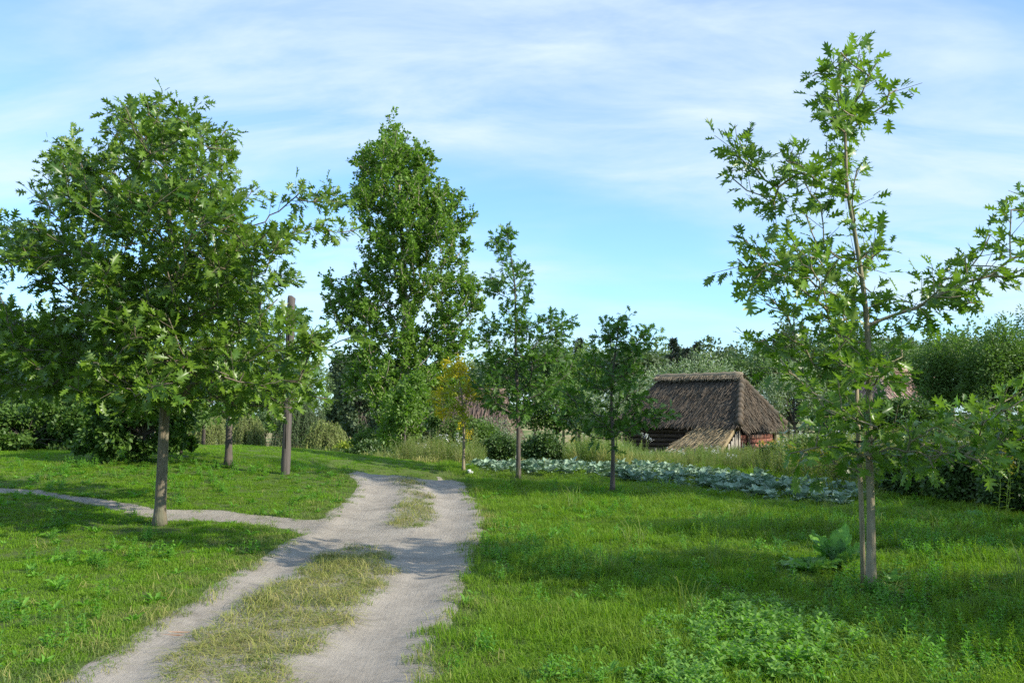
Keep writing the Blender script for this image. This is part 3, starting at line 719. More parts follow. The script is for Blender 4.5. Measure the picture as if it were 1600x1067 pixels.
# --- beyond the knoll
gw = 'willows beyond the knoll'
willow('willow_tree', 'pale weeping willow standing alone right of the tall post', 58., 508, 688, 30, 36, M_wil, 420, gw)
willow('willow_tree', 'dark weeping willow directly behind the tall post', 64., 470, 665, 32, 50, M_wild, 420, gw)
willow('willow_tree', 'pale willow just right of the thin dark oak trunk', 66., 385, 680, 26, 36, M_wil, 300, gw)
willow('willow_tree', 'pale willow left of the thin dark oak trunk', 70., 325, 672, 32, 30, M_wil, 300, gw)
blob_tree('round_bush', 'round dark green bush beyond the knoll between two willows', 'bush', 75., [(415, 662, 22, 20), (432, 668, 14, 18)], M_wild, size=.2, n=2000, nclump=18)
blob_tree('broadleaf_tree', 'feathery tree above the willows, right of the tall post', 'tree', 85., [(478, 600, 36, 42), (455, 620, 36, 40), (500, 640, 26, 30)], M_wild, size=.28, n=4500, nclump=40, tmpl=OVALN)
for i, (u, v, ru, rv, d_, lb) in enumerate([(560, 620, 36, 62, 125, 'dark tree left of the poplar base, nearest of the far wood'), (590, 640, 45, 52, 135, 'wide dark tree directly behind the poplar base'),
        (535, 580, 22, 30, 150, 'small far treetop showing left of the poplar'), (525, 650, 22, 40, 140, 'dark far tree beside the lone pale willow'), (640, 630, 50, 60, 140, 'dark far tree right behind the poplar trunk'),
        (700, 640, 50, 50, 150, 'far tree behind the yellow leaved tree'), (448, 610, 40, 50, 150, 'far tree behind the tall post'), (380, 630, 60, 40, 160, 'far tree beyond the thin oak trunk')]):
    blob_tree('distant_tree', lb, 'tree', float(d_), [(u, v, ru, rv), (u - ru * .4, v + rv * .5, ru * .7, rv * .5), (u + ru * .4, v + rv * .55, ru * .7, rv * .5), (u - ru * .3, v + rv * .95, ru * .7, rv * .4), (u + ru * .3, v + rv * .95, ru * .7, rv * .4)], M_far, size=.55, n=4600, nclump=48, group='trees of the far wood')
blob_tree('leafy_shrub', 'bright leafy shrub at the foot of the poplar', 'shrub', 38., [(632, 650, 34, 50), (640, 620, 34, 40), (615, 678, 22, 24)], M_pop, size=.14, n=4800, nclump=40, tmpl=OVAL)
gd = 'dark bushes beyond the end of the track'
blob_tree('dark_bush', 'dark bush left of centre beyond the crest of the track', 'bush', 30., [(560, 712, 30, 20), (575, 702, 18, 16)], M_bushd, size=.09, n=3000, nclump=22, tmpl=OVAL, group=gd)
blob_tree('dark_bush', 'small dark bush just right of its twin beyond the track', 'bush', 31., [(596, 712, 18, 16)], M_bushd, size=.09, n=1500, nclump=12, tmpl=OVAL, group=gd)
blob_tree('hedge', 'long low green hedge in the far field left of the poplar', 'hedge', 95., [(560, 698, 30, 9), (590, 699, 25, 9), (620, 700, 25, 9), (530, 700, 14, 7)], M_bush, size=.25, n=2500, nclump=40)

# --- behind the garden and around the barn
gb = 'bushes and trees behind the barn'
for (u, v, ru, rv, d_, mt, lb, sz, tp, nn) in [
    (1090, 600, 75, 48, 52, M_grey, 'grey green willow bush rising over the ridge of the barn', .16, OVALN, 6500),
    (1240, 620, 60, 62, 50, M_grey, 'grey green willow bush at the right end of the barn', .16, OVALN, 6500),
    (1000, 620, 60, 50, 60, M_grey, 'grey green bush left of the barn roof', .18, OVALN, 5000),
    (900, 590, 40, 50, 75, M_bush, 'bushy tree between the two middle oaks', .22, SMALL, 4500),
    (870, 640, 70, 50, 50, M_bush, 'broad bush behind the middle oak trunks', .15, SMALL, 5500),
    (950, 650, 50, 45, 46, M_grey, 'bush beside the dark end of the barn', .14, OVALN, 4500),
    (1180, 585, 60, 45, 80, M_wild, 'dark tree beyond the barn, left of the foreground oak', .25, SMALL, 5000),
    (1300, 575, 60, 50, 85, M_wild, 'dark tree seen through the foreground oak crown', .25, SMALL, 5000),
    (1380, 560, 60, 42, 90, M_wild, 'dark tree above the pinkish far roof', .25, SMALL, 5000),
    (1480, 590, 60, 68, 36, M_bush, 'tall light bushy tree right of the pinkish roof', .15, OVALN, 9000),
    (1570, 590, 60, 85, 34, M_bush, 'large bushy tree at the right edge of the picture', .15, OVALN, 9000),
    (1640, 560, 60, 90, 36, M_bush, 'large tree just past the right edge', .15, OVALN, 7000),
    (1420, 655, 60, 40, 30, M_bushd, 'dark shrub under the pinkish roof', .12, OVAL, 5000),
    (1320, 650, 45, 42, 34, M_bush, 'green bush between barn and foreground oak', .13, OVAL, 4500),
    (1520, 690, 80, 45, 24, M_bushd, 'dark shrub mass below the right hand trees', .11, OVAL, 8000),
    (1620, 700, 70, 60, 20, M_bushd, 'dark shrub at the right edge of the garden', .10, OVAL, 7000),
    (1205, 712, 26, 20, 27, M_bushd, 'dark low bush in front of the red barn wall', .09, OVAL, 2200),
    (1262, 712, 40, 30, 24, M_bushd, 'dark bush between the cabbages and the red barn wall', .09, OVAL, 3500),
    (1420, 742, 45, 34, 16.5, M_bushd, 'dark bush right behind the foreground oak low branch', .08, OVAL, 4500),
    (1500, 745, 50, 44, 15, M_bushd, 'dark leafy bush on the shady grass edge at the right', .08, OVAL, 5000),
    (1595, 755, 55, 50, 14, M_bushd, 'dark bush cut by the right edge of the picture', .08, OVAL, 5000),
    (712, 682, 34, 34, 44, M_bush, 'green bush covering the left slope of the cottage roof', .11, OVALN, 4500),
    (775, 690, 44, 36, 46, M_grey, 'grey green bush before the cottage, behind the tall middle oak', .11, OVALN, 5000),
    (585, 690, 34, 20, 48, M_bush, 'rounded light green bush just left of the poplar foot', .12, OVAL, 3000),
    (548, 700, 26, 14, 52, M_ygr, 'pale yellowish bush between lone willow and poplar', .12, OVAL, 2000),
    (745, 680, 36, 26, 42, M_bush, 'bush in front of the whitewashed cottage', .12, OVAL, 3000),
    (850, 700, 34, 26, 32, M_bushd, 'dark round bush right of the middle oak trunk', .10, OVAL, 3500),
    (780, 702, 30, 24, 36, M_bushd, 'grey dark bush between yellow tree and middle oak', .10, OVAL, 3000),
    (665, 715, 22, 12, 34, M_wild, 'bluish low bush left of the white wall', .09, OVAL, 1500),
    (700, 655, 36, 30, 60, M_bush, 'bush at the left corner of the cottage roof', .16, SMALL, 2500)]:
    blob_tree('bush' if rv < 55 else 'bushy_tree', lb, 'bush' if rv < 55 else 'tree', float(d_), [(u, v, ru * .9, rv), (u - ru * .55, v + rv * .3, ru * .6, rv * .65), (u + ru * .5, v + rv * .25, ru * .55, rv * .65), (u + ru * .1, v + rv * .6, ru * .85, rv * .5)], mt, size=sz, n=int(nn * 1.7), nclump=60, tmpl=tp, group=gb)

for (u, v, ru, rv, d_, lb) in [(740, 600, 45, 45, 118, 'far tree left of the tall middle oak trunk'), (790, 590, 45, 45, 112, 'far tree right behind the tall middle oak'), (835, 585, 45, 45, 116, 'far tree just right of the tall middle oak'), (30, 620, 70, 60, 80, 'far tree above the ivy shrub at the left edge'), (150, 625, 70, 60, 84, 'far tree behind the vine draped shrub'), (255, 630, 60, 55, 88, 'far tree left of the thin dark oak trunk'), (880, 575, 45, 40, 110, 'far tree showing between the two middle oaks, left one'), (935, 580, 45, 45, 120, 'far tree directly behind the small middle oak'), (990, 575, 45, 40, 105, 'far tree just right of the small middle oak top'),
        (1045, 570, 50, 38, 115, 'far tree above the left end of the barn ridge'), (1110, 572, 50, 36, 110, 'far tree above the middle of the barn ridge'), (1170, 575, 50, 38, 118, 'far tree above the right end of the barn ridge'),
        (1230, 560, 45, 45, 108, 'far tree right of the barn, behind low oak leaves'), (1290, 555, 50, 45, 112, 'far tree just left of the foreground oak trunk'), (1350, 560, 50, 45, 120, 'far tree directly behind the foreground oak trunk'),
        (1410, 560, 50, 42, 110, 'far tree above the pinkish thatched roof'), (1465, 560, 45, 45, 115, 'far tree right of the pinkish thatched roof'), (1540, 550, 55, 50, 112, 'far tree at the right edge behind the bushy trees')]:
    blob_tree('distant_tree', lb, 'tree', float(d_), [(u, v, ru, rv), (u - ru * .4, v + rv * .5, ru * .7, rv * .8), (u + ru * .4, v + rv * .55, ru * .7, rv * .8)], [M_far, M_wild, M_grey][int(u) % 3], size=.45, n=4200, nclump=38, group='far wood behind the garden')
def conifer(u, vtop, d, hpx, lb, mat=None):
    k = d / FPX; t = P(u, vtop, d); base = np.array([t[0], d, float(H0(t[0], d))]); h = t[2] - base[2]
    root = empty('conifer_tree', base, lb, 'tree', 'dark conifers on the skyline')
    tb = MB(); tb.tube([[0, 0, 0], [0, 0, h]], [.25, .03], 6); pos, D = [], []
    for z in np.arange(h * .2, h, .34):
        rr = (h - z) * .30 * (.75 + .5 * rs.rand()) + .1; m = 6
        for a in rs.rand(m) * 6.28:
            L_ = rr * (.7 + .5 * rs.rand()); dr = np.array([math.cos(a), math.sin(a), -.1 + .2 * rs.rand()])
            tb.tube([[0, 0, z], [0, 0, z] + dr * L_], [.03, .01], 3, cap=False)
            s = rs.rand(26) ** .7; pos.append(np.array([0, 0, z]) + dr * L_ * s[:, None] + rs.randn(26, 3) * .07); D.append(norm(dr + rs.randn(26, 3) * .5))
    pos = np.vstack(pos); D = np.vstack(D)
    V, Fc = inst_np(NARROW[0], NARROW[1], pos, frames(D, norm(rs.randn(len(pos), 3))), .42 * (.6 + .7 * rs.rand(len(pos))))
    mb = MB(); mb.add(V, Fc, np.repeat(rs.rand(len(pos)), 4))
    link('trunk', tb.mesh('trunk', [M_barkd], True), root); f = link('foliage', mb.mesh('foliage', [mat or M_con]), root); f['kind'] = 'stuff'
conifer(1052, 528, 110., 80, 'dark conifer on the skyline left of the barn ridge')
conifer(1088, 535, 115., 80, 'dark conifer on the skyline right above the barn ridge')
conifer(1072, 545, 100., 80, 'shorter conifer between its two dark neighbours above the barn')
conifer(905, 530, 110., 80, 'conifer showing between the two middle oaks')
conifer(1285, 520, 100., 80, 'blackish conifer seen behind the foreground oak')
conifer(1218, 535, 105., 80, 'blackish conifer left of the foreground oak trunk')
conifer(1130, 550, 120., 80, 'small conifer top right of the barn ridge')

# trees beyond the right edge of the frame whose shade falls across the grass
def side_tree(x, y, h, w, lb, n=2600):
    base = np.array([x, y, float(H0(x, y)) - .02]); root = empty('oak_tree', base, lb, 'tree', 'oaks standing beyond the right edge')
    tb = MB(); tb.tube([[0, 0, 0], [.05, 0, h * .5], [0, .05, h]], [.09, .07, .02], 8)
    pos = []
    n = n * 2
    for i in range(26):
        z = h * (.32 + .68 * rs.rand()); a = rs.rand() * 6.28; L_ = w * (1.15 - .75 * z / h) * (.5 + .6 * rs.rand())
        e = np.array([math.cos(a) * L_, math.sin(a) * L_, z + .3 * L_]); tb.tube([[0, 0, z * .85], e], [.025, .008], 4, cap=False)
        m = n // 26; s = .35 + .7 * rs.rand(m, 1); pos.append(np.array([0, 0, z * .85]) * (1 - s) + e * s + rs.randn(m, 3) * .3)
    pos = np.vstack(pos); T_, F_ = OAK[0]
    V, Fc = inst_np(T_, F_, pos, frames(norm(rs.randn(len(pos), 3)), norm(rs.randn(len(pos), 3) * .5 + [0, 0, .7])), .19 * (.7 + .5 * rs.rand(len(pos))))
    mb = MB(); mb.add(V, Fc, np.repeat(rs.rand(len(pos)), len(T_)))
    link('trunk', tb.mesh('trunk', [M_bark], True), root); f = link('foliage', mb.mesh('foliage', [M_oak]), root); f['kind'] = 'stuff'
side_tree(8.9, 4.7, 4.6, 1.9, 'oak beyond the right edge nearest the viewer', 1900)
side_tree(10.6, 8.2, 5.2, 1.8, 'second oak beyond the right edge counted away from the viewer', 2200)
side_tree(12.6, 10.2, 4.6, 2.2, 'third oak beyond the right edge counted away from the viewer', 2600)
side_tree(13.0, 14.6, 6.6, 2.9, 'fourth oak beyond the right edge, level with the cabbages', 3600)
side_tree(14.2, 11.4, 12.5, 3.6, 'tallest oak beyond the right edge, furthest to the right', 4600)

# ------------------------------------------------------------------ barn with thatched hip roof
def lerp(a, b, t): return a + (b - a) * t
def thatch_face(E0, E1, R1, R0, n, mat, parent, name='thatch', thick=.22, nu=26, nv=18, straw=2600, sw=.028, sl=.38, course=.0):
    """one roof slope: E0-E1 eave, R0-R1 ridge; lumpy thick slab plus loose straw on it"""
    E0, E1, R1, R0 = map(lambda q: np.asarray(q, float), (E0, E1, R1, R0))
    u = np.linspace(0, 1, nu); v = np.linspace(0, 1, nv); Ug, Vg = np.meshgrid(u, v)
    Pm = (E0 + (E1 - E0) * Ug[..., None]) * (1 - Vg[..., None]) + (R0 + (R1 - R0) * Ug[..., None]) * Vg[..., None]
    nrm = norm(np.cross(E1 - E0, R0 - E0)); 
    if nrm[2] < 0: nrm = -nrm
    wob = fbm(Pm[..., 0] * 2 + Pm[..., 1], Pm[..., 2] * 2 + Pm[..., 1], 3)
    off = .10 * wob + course * ((Vg * 6) % 1 - .5)
    top = Pm + nrm * off[..., None]
    bot = Pm - nrm * thick
    # ragged eave
    dn = norm((E0 + E1) / 2 - (R0 + R1) / 2)
    rag = rs.rand(nu) * .10
    top[0] += dn * rag[:, None]; bot[0] += dn * (rag * .6)[:, None]
    V = np.vstack([top.reshape(-1, 3), bot.reshape(-1, 3)]); k = nu * nv
    I = np.arange(k).reshape(nv, nu)
    Qt = np.stack([I[:-1, :-1], I[:-1, 1:], I[1:, 1:], I[1:, :-1]], -1).reshape(-1, 4)
    Qb = Qt[:, ::-1] + k
    def side(a): return np.stack([a[:-1] + k, a[1:] + k, a[1:], a[:-1]], -1)
    mb = MB(); mb.add(V, [Qt, Qb, side(I[0]), side(I[-1][::-1]), side(I[:, 0][::-1]), side(I[:, -1])])
    o = link(name, mb.mesh(name, [mat], True), parent)
    s = rs.rand(straw, 2); s[:, 1] = s[:, 1] ** 1.15
    p = (E0 + (E1 - E0) * s[:, :1]) * (1 - s[:, 1:]) + (R0 + (R1 - R0) * s[:, :1]) * s[:, 1:]
    w_ = fbm(p[:, 0] * 2 + p[:, 1], p[:, 2] * 2 + p[:, 1], 3) * .10
    p = p + nrm * (w_[:, None] + .01 + .03 * rs.rand(straw, 1))
    D = norm(dn + rs.randn(straw, 3) * .12 + nrm * .03); U = norm(nrm + rs.randn(straw, 3) * .35)
    T_ = np.array([[0, -.5 * sw / sl, 0], [1, -.3 * sw / sl, .03], [1, .3 * sw / sl, .03], [0, .5 * sw / sl, 0]])
    V, Fc = inst_np(T_, [np.array([[0, 1, 2, 3]])], p, frames(D, U), sl * (.5 + .8 * rs.rand(straw)))
    mb = MB(); mb.add(V, Fc, np.repeat(rs.rand(straw) * 1.6 - .4, 4))
    f = link('loose_straw', mb.mesh('loose_straw', [mat]), parent); f['kind'] = 'stuff'
    return o
t_ = R(40)
ax = np.array([math.cos(t_), -math.sin(t_), 0]); ay_ = np.array([math.sin(t_), math.cos(t_), 0])   # along the barn (towards near right end), across (away)
C0 = P(1155, 678, 38.0); bz = -1.5
barn = empty('thatched_barn', (C0[0], C0[1], bz), 'old wooden barn with a dark thatched hip roof and a red gable wall', 'barn')
O = np.zeros(3)
def BP(a, b, z): return ax * a + ay_ * b + np.array([0, 0, z - bz])    # a: 0 at the near end, negative to the left end
Lb, Wb = 6.4, 4.7; ez, rz = .92, 3.02
thatch_face(BP(-Lb, 0, ez + .1), BP(0, 0, ez), BP(-1.05, Wb / 2, rz), BP(-5.2, Wb / 2, rz - .02), None, M_thatch, barn, nu=40, nv=24, straw=6500)
thatch_face(BP(0, 0, ez), BP(0, Wb, ez), BP(-1.0, Wb / 2 + .1, rz - .05), BP(-1.0, Wb / 2 - .1, rz - .05), None, M_thatch, barn, straw=4500, course=.05)
thatch_face(BP(0, Wb, ez), BP(-Lb, Wb, ez), BP(-5.2, Wb / 2, rz), BP(-1.05, Wb / 2, rz), None, M_thatch, barn, straw=500)
thatch_face(BP(-Lb, Wb, ez), BP(-Lb, 0, ez), BP(-5.25, Wb / 2 - .1, rz - .05), BP(-5.25, Wb / 2 + .1, rz - .05), None, M_thatch, barn, straw=500)
# ridge cap and hip rolls
mb = MB(); pr = np.array([BP(a, Wb / 2, rz + .10 + .02 * math.sin(a * 9)) for a in np.linspace(-5.35, -.95, 16)]); mb.tube(pr, .17 + .03 * rs.rand(16), 8)
link('ridge_cap', mb.mesh('ridge_cap', [M_thatch2], True), barn)
mb = MB(); m_ = 1800; a_ = rs.rand(m_) * -4.5 - .85; sd = np.where(rs.rand(m_) < .6, -1, 1)
p_ = ax * a_[:, None] + ay_ * (Wb / 2 + sd * .12)[:, None]; p_[:, 2] = rz - bz + .18
V, Fc = inst_np(np.array([[0, -.04, 0], [1, -.03, 0], [1, .03, 0], [0, .04, 0]]), [np.array([[0, 1, 2, 3]])], p_, frames(norm(ay_ * sd[:, None] * .9 + np.array([0, 0, -.8]) + rs.randn(m_, 3) * .2), norm(rs.randn(m_, 3) * .4 + [0, 0, 1])), .38 * (.5 + .6 * rs.rand(m_)))
mb.add(V, Fc, np.repeat(rs.rand(m_) * 1.6 - .4, 4)); f = link('ridge_straw', mb.mesh('ridge_straw', [M_thatch2]), barn); f['kind'] = 'stuff'
for b_ in (-.28, .3):
    mb = MB(); mb.tube([BP(-5.2, Wb / 2 + b_, rz - .02), BP(-1.0, Wb / 2 + b_, rz)], .03, 6); link('ridge_pole', mb.mesh('ridge_pole', [M_plank], True), barn)
for sgn, b0 in ((-1, 0), (1, Wb)):   # scalloped bundles down the two near hips
    for i in range(9):
        t0 = i / 9; p0 = lerp(BP(0, b0, ez), BP(-1.0, Wb / 2, rz - .1), t0) + np.array([0, 0, .05]); p1 = lerp(BP(0, b0, ez), BP(-1.0, Wb / 2, rz - .1), t0 + .16) + np.array([0, 0, .05])
        mb = MB(); mb.tube([p0, lerp(p0, p1, .5), p1], [.20, .15, .08], 7); link('hip_bundle', mb.mesh('hip_bundle', [M_thatch], True), barn)
# walls: logs on the long side, red boards at the near end, near-black box inside painted as the shade of the interior
mb = MB(); c_ = BP(-Lb / 2, Wb / 2, (ez + bz) / 2); mb.box(c_, (Lb - 1.0, Wb - 1.0, ez - bz - .1), np.array([ax, ay_, [0, 0, 1]])); link('interior_shade_box', mb.mesh('interior_shade_box', [M_dark]), barn)
for i in range(12):
    z0 = bz + .12 + i * .2
    mb = MB(); mb.tube([BP(-Lb + .35, .42, z0), BP(-Lb / 2, .42, z0 + .01), BP(-.35, .42, z0)], .095, 8, var=rs.rand()); link('log', mb.mesh('log', [M_log], True), barn)
for i in range(10):
    z0 = bz + .1 + i * .2
    mb = MB(); mb.box(BP(-.38 - .008 * (i % 2), Wb / 2, z0), (.05, Wb - .9, .185), np.array([ax, ay_, [0, 0, 1]]), var=rs.rand()); link('red_board', mb.mesh('red_board', [M_red]), barn)
for b_ in (.45, 1.5, Wb - .45):
    mb = MB(); mb.box(BP(-.3, b_, (ez + bz) / 2 - .05), (.12, .12, ez - bz - .1), np.array([ax, ay_, [0, 0, 1]])); link('wall_post', mb.mesh('wall_post', [M_log]), barn)
mb = MB(); mb.box(BP(-2.9, .30, -.45), (.16, .1, 1.9), np.array([ax, ay_, [0, 0, 1]])); link('wall_post', mb.mesh('wall_post', [M_log]), barn)
# thatched lean-to at the corner with grey planks
thatch_face(BP(-3.3, -1.9, -.65), BP(-.3, -1.5, -.45), BP(-.15, .62, 1.32), BP(-1.5, .62, 1.36), None, M_thatchl, barn, name='lean_to_thatch', thick=.15, nu=18, nv=12, straw=2600, sl=.45)
for i in range(11):
    f_ = i / 10; b_ = lerp(-1.35, .45, f_); h_ = lerp(-.5, .85, f_) - .05 * rs.rand()
    mb = MB(); mb.box(BP(-.22 + .02 * rs.randn(), b_, (h_ + bz) / 2), (.03, .13, h_ - bz), np.array([norm(ax + rs.randn(3) * .02), ay_, [0, 0, 1]]), var=rs.rand()); link('grey_plank', mb.mesh('grey_plank', [M_plank]), barn)
for i in range(5):
    mb = MB(); mb.tube([BP(-.12, .55 + i * .17, bz), BP(-.2 - .04 * i, .75 + i * .17 + .1 * rs.randn(), .1 + .25 * rs.rand())], .022, 5); link('leaning_pole', mb.mesh('leaning_pole', [M_plank], True), barn)

def cottage(name, label, u0, u1, vr, ve, d, dep, wallmat, roofmat, rot, windows=True, straw=1800):
    k = d / FPX; c = P((u0 + u1) / 2, vr, d); Lc = (u1 - u0) * k; gz = float(H0(c[0], d)) - .1
    zr = c[2]; ze = P(u0, ve, d)[2]
    root = empty(name, (c[0], d, gz), label, 'cottage')
    X_ = np.array([math.cos(rot), math.sin(rot), 0]); Y_ = np.array([-math.sin(rot), math.cos(rot), 0])
    def Q_(a, b, z): return X_ * a + Y_ * b + np.array([0, 0, z - gz])
    hh = Lc / 2
    thatch_face(Q_(-hh, -dep, ze), Q_(hh, -dep, ze), Q_(hh - 1.0, 0, zr), Q_(-hh + 1.0, 0, zr), None, roofmat, root, straw=straw, sw=.05, sl=.6)
    thatch_face(Q_(hh, dep, ze), Q_(-hh, dep, ze), Q_(-hh + 1.0, 0, zr), Q_(hh - 1.0, 0, zr), None, roofmat, root, straw=200)
    thatch_face(Q_(hh, -dep, ze), Q_(hh, dep, ze), Q_(hh - .98, .05, zr), Q_(hh - .98, -.05, zr), None, roofmat, root, straw=600, sw=.05, sl=.6)
    thatch_face(Q_(-hh, dep, ze), Q_(-hh, -dep, ze), Q_(-hh + .98, -.05, zr), Q_(-hh + .98, .05, zr), None, roofmat, root, straw=600, sw=.05, sl=.6)
    mb = MB(); mb.tube([Q_(-hh + .9, 0, zr + .1), Q_(0, 0, zr + .12), Q_(hh - .9, 0, zr + .1)], .2, 8); link('ridge_cap', mb.mesh('ridge_cap', [roofmat], True), root)
    mb = MB(); mb.box(Q_(0, 0, (ze + gz) / 2), (Lc - 1, 2 * dep - 1, ze - gz), np.array([X_, Y_, [0, 0, 1]])); link('wall', mb.mesh('wall', [wallmat]), root)
    if windows:
        for a in (-hh * .45, hh * .35):
            mb = MB(); mb.box(Q_(a, -dep + .49, gz + 1.35), (.9, .08, .9), np.array([X_, Y_, [0, 0, 1]])); w = link('window', mb.mesh('window', [M_plank]), root)
            for s_x in (-.2, .2):
                mb = MB(); mb.box(Q_(a + s_x, -dep + .44, gz + 1.35), (.33, .03, .74), np.array([X_, Y_, [0, 0, 1]])); link('pane', mb.mesh('pane', [M_glass]), w)
    return root
cottage('thatched_cottage', 'low whitewashed cottage with a brown thatched roof behind the yellow tree', 690, 812, 614, 688, 60., 3.0, M_white, M_thatchb, R(-8))
cottage('thatched_cottage', 'distant cottage showing only a pinkish thatched roof right of the foreground oak trunk', 1345, 1475, 582, 622, 62., 2.6, M_log, M_thatchp, R(10), windows=False)

# ------------------------------------------------------------------ tall post
pb_ = G(446, 741); hb = float(H(*pb_))
post = empty('wooden_post', (pb_[0], pb_[1], hb - .05), 'tall dark weathered wooden post left of the track crest', 'post')
k = pb_[1] / FPX; htop = P(446, 462, pb_[1])[2] - hb
mb = MB(); hw = .078
z_ = np.linspace(0, htop, 14); ring = []
for i, z in enumerate(z_):
    w = hw * (1 - .12 * z / htop); jt = rs.randn(8) * .004
    oct_ = np.array([(w, w * .55), (w * .55, w), (-w * .55, w), (-w, w * .55), (-w, -w * .55), (-w * .55, -w), (w * .55, -w), (w, -w * .55)])
    ring.append(np.column_stack([oct_ + jt[:, None] + np.array([.05 * z / htop, 0]), np.full(8, z)]))
ring.append(np.column_stack([ring[-1][:, :2] * .5, np.full(8, htop + .05)]))
V = np.vstack(ring); n_ = len(ring); i = np.arange(n_ - 1)[:, None] * 8 + np.arange(8); j = np.arange(n_ - 1)[:, None] * 8 + (np.arange(8) + 1) % 8
mb.add(V, [np.stack([i, j, j + 8, i + 8], -1).reshape(-1, 4), np.array([np.arange(8) + (n_ - 1) * 8])]); link('post_shaft', mb.mesh('post_shaft', [M_post]), post)
mb = MB()
for s in (0.9, 1.9, 2.9): mb.box((.0 + s * .012, -hw * .98, s), (.012, .01, .7))
link('crack', mb.mesh('crack', [M_dark]), post)['kind'] = 'stuff'
for z in (1.05,):
    mb = MB(); mb.tube([[.0, -hw - .015, z], [.0, hw + .015, z]], .012, 6); link('bolt', mb.mesh('bolt', [M_dark], True), post)

# ------------------------------------------------------------------ stake beside the right oak
sb = G(1349, 917); mb = MB(); st_top = P(1338, 590, sb[1] + .02)
stake = empty('wooden_stake', (sb[0], sb[1], float(H(*sb)) - .04), 'thin round wooden stake standing against the foreground oak trunk', 'stake')
o0 = np.array(stake.location); mb.tube(np.array([o0, lerp(o0, st_top, .35) + [.008, 0, 0], lerp(o0, st_top, .7), st_top]) - o0, [.024, .023, .021, .018], 8)
link('pole', mb.mesh('pole', [M_stake], True), stake)
zt = P(1341, 690, sb[1]); mb = MB()
cc_ = (P(1358, 690, G(1360, 925)[1]) + zt) / 2 - o0
mb.tube([cc_ + np.array([.085 * math.cos(a), .05 * math.sin(a), 0]) for a in np.linspace(0, 6.28, 14)], .008, 5)
link('tie', mb.mesh('tie', [M_dark], True), stake)

# ------------------------------------------------------------------ rail fence at the garden edge
fn = empty('rail_fence', (*P(955, 706, 31.)[:2], float(H0(P(955, 706, 31.)[0], 31.))), 'low grey rail fence between the weeds and the barn', 'fence')
o0 = np.array(fn.location)
for i in range(4):
    a, b = 955 + i * 62, 955 + (i + 1) * 62
    mb = MB(); mb.tube([P(a, 706 + .6 * i, 31.) - o0, P(b, 706.6 + .6 * i, 31.) - o0], .018, 6); link('rail', mb.mesh('rail', [M_post], True), fn)
for i in range(4):
    a = 962 + i * 62; p = P(a, 700, 31.05); g_ = float(H0(p[0], p[1])); mb = MB(); mb.tube([np.array([p[0], p[1], g_]) - o0, p - o0], .035, 6); link('fence_post', mb.mesh('fence_post', [M_post], True), fn)

# ------------------------------------------------------------------ scatter of stuff (geometry nodes)
def scatter(name, pts, rot, scl, idx_, metas, label):
    me = bpy.data.meshes.new(name); n = len(pts)
    me.vertices.add(n); me.vertices.foreach_set('co', np.asarray(pts, np.float32).ravel())
    a = me.attributes.new('rot', 'FLOAT_VECTOR', 'POINT'); a.data.foreach_set('vector', np.asarray(rot, np.float32).ravel())
    a = me.attributes.new('scl', 'FLOAT_VECTOR', 'POINT'); a.data.foreach_set('vector', np.asarray(scl, np.float32).ravel())
    a = me.attributes.new('pick', 'INT', 'POINT'); a.data.foreach_set('value', np.asarray(idx_, np.int32))
    o = link(name, me); tag(o, label, kind='stuff')
    c = bpy.data.collections.new(name + '_sources')
    for i, m in enumerate(metas):
        so = bpy.data.objects.new('%s_source_%03d' % (name, i), m); c.objects.link(so)
    ng = bpy.data.node_groups.new(name, 'GeometryNodeTree')
    ng.interface.new_socket('Geometry', in_out='INPUT', socket_type='NodeSocketGeometry')
    ng.interface.new_socket('Geometry', in_out='OUTPUT', socket_type='NodeSocketGeometry')
    gi = ng.nodes.new('NodeGroupInput'); go = ng.nodes.new('NodeGroupOutput')
    ip = ng.nodes.new('GeometryNodeInstanceOnPoints'); ip.inputs['Pick Instance'].default_value = True
    ci = ng.nodes.new('GeometryNodeCollectionInfo'); ci.inputs['Collection'].default_value = c
    ci.inputs['Separate Children'].default_value = True; ci.inputs['Reset Children'].default_value = True
    def na(nm, ty):
        q = ng.nodes.new('GeometryNodeInputNamedAttribute'); q.data_type = ty; q.inputs['Name'].default_value = nm; return q
    r_, s_, p_ = na('rot', 'FLOAT_VECTOR'), na('scl', 'FLOAT_VECTOR'), na('pick', 'INT')
    lk = ng.links.new
    lk(gi.outputs[0], ip.inputs['Points']); lk(ci.outputs[0], ip.inputs['Instance'])
    lk(p_.outputs[0], ip.inputs['Instance Index']); lk(r_.outputs[0], ip.inputs['Rotation']); lk(s_.outputs[0], ip.inputs['Scale'])
    lk(ip.outputs[0], go.inputs[0])
    md = o.modifiers.new('scatter', 'NODES'); md.node_group = ng
    return o
